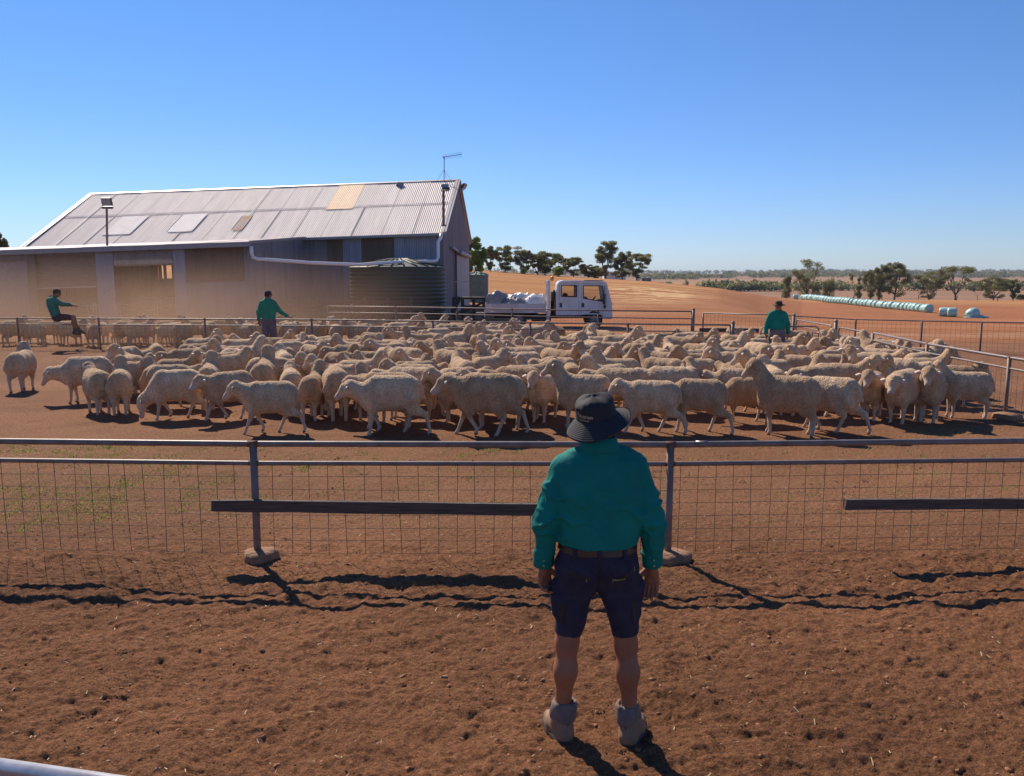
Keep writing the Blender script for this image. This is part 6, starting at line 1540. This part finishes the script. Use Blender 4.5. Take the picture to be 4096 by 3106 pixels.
# ---- the man in the foreground, back to us
MX = .432; MYY = 4.02
J = joints()
J['toeL'] = (-.225, .13, .045); J['toeR'] = (.245, .10, .045); J['anR'] = (.176, -.045, .10); J['knR'] = (.150, -.01, .515); J['knL'] = (-.150, .0, .515); J['hemup'] = .050
man, sh, shorts = person('man seen from behind in dark green shirt, navy shorts and black bucket hat', (MX, MYY, .0), 0, J, h=.0095, fine=True, hatk=None, hh=.0042)
man.scale = (1, 1, 1.022)
bvs = BVHTree.FromObject(shorts, bpy.context.evaluated_depsgraph_get()) if False else BVHTree.FromPolygons([v.co.copy() for v in shorts.data.vertices], [tuple(p.vertices) for p in shorts.data.polygons])
def drape(name, par, m, line, wd, off=.003, bv=bvs, n=14, thick=.0):
    """a strip laid on the back of a garment: line = (x, z) points, wd = width"""
    P = []; L = [Vector((x, 0, z)) for x, z in line]; seg = []
    for i in range(n + 1):
        u = i / n * (len(L) - 1); k = min(int(u), len(L) - 2); seg.append(L[k].lerp(L[k + 1], u - k))
    vs = []
    for i, p in enumerate(seg):
        d = (seg[min(i + 1, n)] - seg[max(i - 1, 0)]).normalized(); s_ = Vector((-d.z, 0, d.x)) * wd / 2
        for sg in (-1, -.33, .33, 1):
            q = p + s_ * sg; hit = bv.ray_cast(Vector((q.x, -1, q.z)), Vector((0, 1, 0)))
            vs.append((hit[0] + hit[1] * off) if hit[0] else q)
    mb = MB(); mb.add(vs, [(i * 4 + j, i * 4 + j + 1, i * 4 + 5 + j, i * 4 + 4 + j) for i in range(n) for j in range(3)]); return mb.build(name, m, par, smooth=True, local=True)
drape('pocket_zip', shorts, M_black, [(-.170, .937), (-.115, .908), (-.068, .888)], .020)
drape('pocket_zip', shorts, M_black, [(.068, .888), (.115, .902), (.168, .932)], .018)
for x, z in ((-.066, .887), (.066, .887), (.170, .934)): drape('stitching', shorts, M_yell, [(x, z + .010), (x, z - .010)], .003, .005, n=3)
drape('seat_seam', shorts, M_black, [(0, .985), (0, .88), (0, .80)], .003, .002)
drape('belt', shorts, M_belt, [(-.20, 1.024), (-.10, 1.016), (0, 1.012), (.10, 1.016), (.20, 1.024)], .030, .006, n=24)
for x in (-.12, 0, .12): drape('belt_loop', shorts, M_navy, [(x, 1.033), (x, .985)], .018 if x else .022, .012, n=5)
for sg in (-1, 1): drape('cargo_pocket_edge', shorts, M_black, [(sg * .170, .76), (sg * .178, .70), (sg * .182, .645)], .018, .003, n=6)
def text_mesh(s, size, m, name, par, fn, bold=0.0, align='LEFT'):
    cu = bpy.data.curves.new(name, 'FONT'); cu.body = s; cu.size = size; cu.align_x = align; cu.resolution_u = 3; cu.offset = bold; cu.extrude = 0
    to = bpy.data.objects.new(name, cu); COL.objects.link(to); me = bpy.data.meshes.new_from_object(to.evaluated_get(bpy.context.evaluated_depsgraph_get())); bpy.data.objects.remove(to)
    vs = [fn(v.co.x, v.co.y) for v in me.vertices]; fs = [tuple(p.vertices) for p in me.polygons]; bpy.data.meshes.remove(me)
    q = MB(); q.add(vs, fs); return q.build(name, m, par, local=True)
def on_shorts(x0, z0, ang):
    ca, sa = math.cos(ang), math.sin(ang)
    def f(u, v):
        x = x0 + u * ca - v * sa; z = z0 + u * sa + v * ca; h_ = bvs.ray_cast(Vector((x, -1, z)), Vector((0, 1, 0))); return (h_[0] + h_[1] * .006) if h_[0] else Vector((x, 0, z))
    return f
text_mesh('FLX', .0105, M_whit, 'pocket_lettering', shorts, on_shorts(.071, .8865, .12), .0003)
text_mesh('&MOVE', .0105, M_yell, 'pocket_lettering', shorts, on_shorts(.0885, .8885, .16), .0003)
# bucket hat: crown with puckered seam, stitched sloping brim, tilted down to the left and back
hc = Vector(J['head']) + Vector((-.008, 0, .010)); tl = rad(12); bk_ = rad(7)
hR = Matrix.Rotation(tl, 3, 'Y').inverted() @ Matrix.Rotation(bk_, 3, 'X')
ax = (hR @ Vector((1, 0, 0)), hR @ Vector((0, 1, 0)), hR @ Vector((0, 0, 1)))
def hatP(r, z, a, wob=1.0): return hc + ax[0] * (r * wob * math.cos(a) * .96) + ax[1] * (r * wob * math.sin(a) * 1.12) + ax[2] * z
q = MB(); n = 72; rows = [(r_, z_ * .92) for r_, z_ in [(.106, .020), (.104, .045), (.102, .070), (.1015, .090), (.102, .093), (.100, .098), (.092, .112), (.072, .124), (.045, .131), (.02, .134), (.001, .134)]]; vs = []
for i, (r, z) in enumerate(rows):
    for k in range(n):
        a = 2 * math.pi * k / n; w = 1 + .012 * math.sin(2 * a + .6)
        if 2 < i < 8: w += .042 * abs(math.sin(6.5 * a + .5 * math.sin(3 * a))) ** 3 * (-1) * (1 if i in (3, 4, 5) else .6)
        vs.append(hatP(r, z + (.006 * math.sin(3 * a + 1) if i > 5 else 0), a, w))
q.add(vs, [(i * n + k, i * n + (k + 1) % n, (i + 1) * n + (k + 1) % n, (i + 1) * n + k) for i in range(len(rows) - 1) for k in range(n)])
hat = q.build('bucket_hat', M_hat, man, smooth=True, local=True)
q = MB(); vs = []; nr = 42
for i in range(nr + 1):
    u = i / nr; r = .105 + .066 * u; z = .024 - .042 * u - .012 * u * u + (.0011 * (1 if i % 4 < 2 else -1))
    for k in range(n):
        a = 2 * math.pi * k / n; lift = .030 * u * u * max(0, math.cos(a - .25)) ** 2 - .012 * u * max(0, math.cos(a - 3.6)); vs.append(hatP(r, z + lift + .004 * u * math.sin(4 * a), a, 1 + .02 * u * math.sin(3 * a + 1)))
for k in range(n):
    p = Vector(vs[nr * n + k]); vs.append(p - ax[2] * .005)
for k in range(n):
    a = 2 * math.pi * k / n; vs.append(hatP(.106, .016, a))
q.add(vs, [(i * n + k, i * n + (k + 1) % n, (i + 1) * n + (k + 1) % n, (i + 1) * n + k) for i in range(nr + 2) for k in range(n)]); q.build('brim', M_hat, hat, smooth=True, local=True)
def on_hat(u0, z0, sl=0.0):
    def f(u, v):
        a = -math.pi / 2 + (u0 + u) / .108; z = z0 + v + sl * u; p = hatP(.1065 if z < .07 else .1055, z, a); return hatP(.1078 - .0006, z, a, 1 + .012 * math.sin(2 * a + .6) * 0 + .012)
    return f
text_mesh('Nutrien', .0265, M_logo, 'logo_lettering', hat, on_hat(-.112, .052, -.12), .0007)
text_mesh('Ag', .0125, M_yell, 'logo_lettering', hat, on_hat(-.112, .037, -.12), .0004)
text_mesh('Solutions', .0125, M_logo, 'logo_lettering', hat, on_hat(-.0965, .0352, -.12), .0003)
# leaf-like sprout over the N
q = MB(); f_ = on_hat(-.113, .0685)
for du, dv, s_ in ((0, .0, 1), (.005, .003, .8), (-.004, .002, .7)):
    c_ = [(0, 0), (.003, .003), (.002, .009), (-.001, .006)]; q.add([f_(du + x * s_, dv + y * s_) for x, y in c_], [(0, 1, 2, 3)])
q.build('logo_mark', M_yell, hat, local=True)

# ---- man in the cap leaning on the back fence
p = A(1083, 1500, 25.75)
J = joints(face=(.75, 1, -.12), elR=(.30, .08, 1.19), wrR=(.50, .16, 1.03), handR=((.9, .15, -.15), (0, 0, -1), (-.2, 1, 0), .5), elL=(-.25, -.05, 1.17), wrL=(-.27, -.02, .92), hipL=(-.09, 0, .9), knL=(-.10, -.03, .5), anL=(-.08, -.02, .10), toeL=(-.10, .12, .045), knR=(.11, .03, .5), anR=(.14, .04, .10), toeR=(.17, .18, .045))
man2, _, _ = person('man in faded green shirt and dark cap resting a hand on the back fence', (p.x, p.y, 0), 0, J, h=.022, shirt=M_shirt2, lower=M_grey, long=True, hatk='cap', hh=.012, tuck=False, hatm=M_felt)
man2.scale = (1.10, 1.10, 1.10)
# ---- man sitting on the back fence, left, facing right
p = A(225, 1278, 27.15)
J = joints(head=(0, .03, 1.62), face=(0, 1, -.1), pelvis=(0, 0, 0), sit=1, cdir=(0, 1, 0))
def loc(x, y, z): return (x, y, z)
J.update(pelvis=loc(0, -.02, .10), chest=loc(0, -.10, .43), neck=loc(0, -.06, .62), head=loc(0, .04, .745), shL=loc(-.165, -.06, .56), shR=loc(.165, -.06, .56), elL=loc(-.20, .15, .42), elR=loc(.20, .17, .44), wrL=loc(-.14, .40, .40), wrR=loc(.14, .40, .42),
         hipL=loc(-.09, .03, .06), hipR=loc(.09, .03, .06), knL=loc(-.13, .42, .02), knR=loc(.13, .44, .06), anL=loc(-.13, .42, -.38), anR=loc(.15, .56, -.32), toeL=loc(-.14, .55, -.46), toeR=loc(.16, .70, -.40), handL=((.1, 1, -.1), (0, 0, -1), (1, 0, 0), .6), handR=((-.1, 1, -.1), (0, 0, -1), (-1, 0, 0), .6), calf=(0, -.02, 0))
man3, _, _ = person('man in green shirt and dark cap sitting on the back fence with dangling legs', (p.x, 27.20, .98), rad(-68), J, h=.022, shirt=M_shirt, lower=M_navy, hatk='cap', hh=.012, tuck=False, boot=M_sole, hatm=M_felt)
man3.scale = (1.14, 1.14, 1.14)
# ---- man in the dark hat at the right, facing us
J = joints(face=(.25, 1, -.1), elL=(-.27, -.02, 1.17), elR=(.26, -.02, 1.16), wrL=(-.27, .05, .92), wrR=(.30, .05, .92))
J['handL'] = ((0, .05, -1), (.9, -.2, 0), (0, 1, 0), .7); J['handR'] = ((0, .05, -1), (-.9, -.2, 0), (0, 1, 0), .7)
p = G(3104, 1425)
man4, _, _ = person('man in green shirt and dark brimmed hat standing behind the flock, facing us', (p.x * 21.2 / p.y, 21.2, 0), rad(180), J, h=.020, lower=M_grey, long=True, hatk='brim', hh=.011, tuck=True, hatm=M_felt)
# ============================================================ DUST AND HAZE
def volume(name, lo, hi, dens, col, label=None, cat=None, aniso=.3, fn=None, kind='stuff'):
    q = MB(); q.box(((lo[0] + hi[0]) / 2, (lo[1] + hi[1]) / 2, (lo[2] + hi[2]) / 2), (hi[0] - lo[0], hi[1] - lo[1], hi[2] - lo[2]))
    m = bpy.data.materials.new(name); m.use_nodes = True; N = m.node_tree.nodes; L = m.node_tree.links; N.remove(N['Principled BSDF'])
    v = N.new('ShaderNodeVolumePrincipled'); v.inputs['Color'].default_value = (*col, 1); v.inputs['Density'].default_value = dens; v.inputs['Anisotropy'].default_value = aniso
    L.new(v.outputs[0], N['Material Output'].inputs['Volume'])
    if fn: fn(N, L, v)
    o = q.build(name, m); tag(o, label, cat, kind=kind); return o
def dustfn(N, L, v):
    g = N.new('ShaderNodeTexCoord'); n = N.new('ShaderNodeTexNoise'); n.inputs['Scale'].default_value = .22; n.inputs['Detail'].default_value = 3; L.new(g.outputs['Object'], n.inputs['Vector'])
    r = N.new('ShaderNodeMapRange'); r.inputs[1].default_value = .36; r.inputs[2].default_value = .68; L.new(n.outputs['Fac'], r.inputs[0])
    s = N.new('ShaderNodeSeparateXYZ'); L.new(g.outputs['Object'], s.inputs[0])
    hz = N.new('ShaderNodeMapRange'); hz.inputs[1].default_value = -.2; hz.inputs[2].default_value = 3.6; hz.inputs[3].default_value = 1; hz.inputs[4].default_value = 0; hz.interpolation_type = 'SMOOTHSTEP'; L.new(s.outputs[2], hz.inputs[0])
    hx = N.new('ShaderNodeMapRange'); hx.inputs[1].default_value = -2.0; hx.inputs[2].default_value = -13; hx.interpolation_type = 'SMOOTHSTEP'; L.new(s.outputs[0], hx.inputs[0])
    hy = N.new('ShaderNodeMapRange'); hy.inputs[1].default_value = 24.5; hy.inputs[2].default_value = 28.5; hy.interpolation_type = 'SMOOTHSTEP'; L.new(s.outputs[1], hy.inputs[0])
    def mul(a, b):
        m = N.new('ShaderNodeMath'); m.operation = 'MULTIPLY'; L.new(a, m.inputs[0])
        if isinstance(b, float): m.inputs[1].default_value = b
        else: L.new(b, m.inputs[1])
        return m.outputs[0]
    ad = N.new('ShaderNodeMath'); ad.operation = 'ADD'; ad.inputs[1].default_value = .30; L.new(r.outputs[0], ad.inputs[0])
    L.new(mul(mul(mul(mul(ad.outputs[0], hz.outputs[0]), hx.outputs[0]), hy.outputs[0]),   .092), v.inputs['Density'])
volume('dust_cloud', (-30, 24.5, -.6), (2.0, 38.4, 4.6), .05, (.56, .38, .27), 'brown dust hanging over the back pen in front of the shed', 'dust', .35, dustfn)
volume('haze', (-5000, -30, -40), (5000, 7500, 30), .00011, (.50, .68, 1.0), 'thin pale blue haze over the far paddocks', 'haze', 0.0)
for o in SC.objects:
    if o.parent is None and o.get('label') and not 4 <= len(o['label'].split()) <= 16: print('LONG', len(o['label'].split()), o['label'])
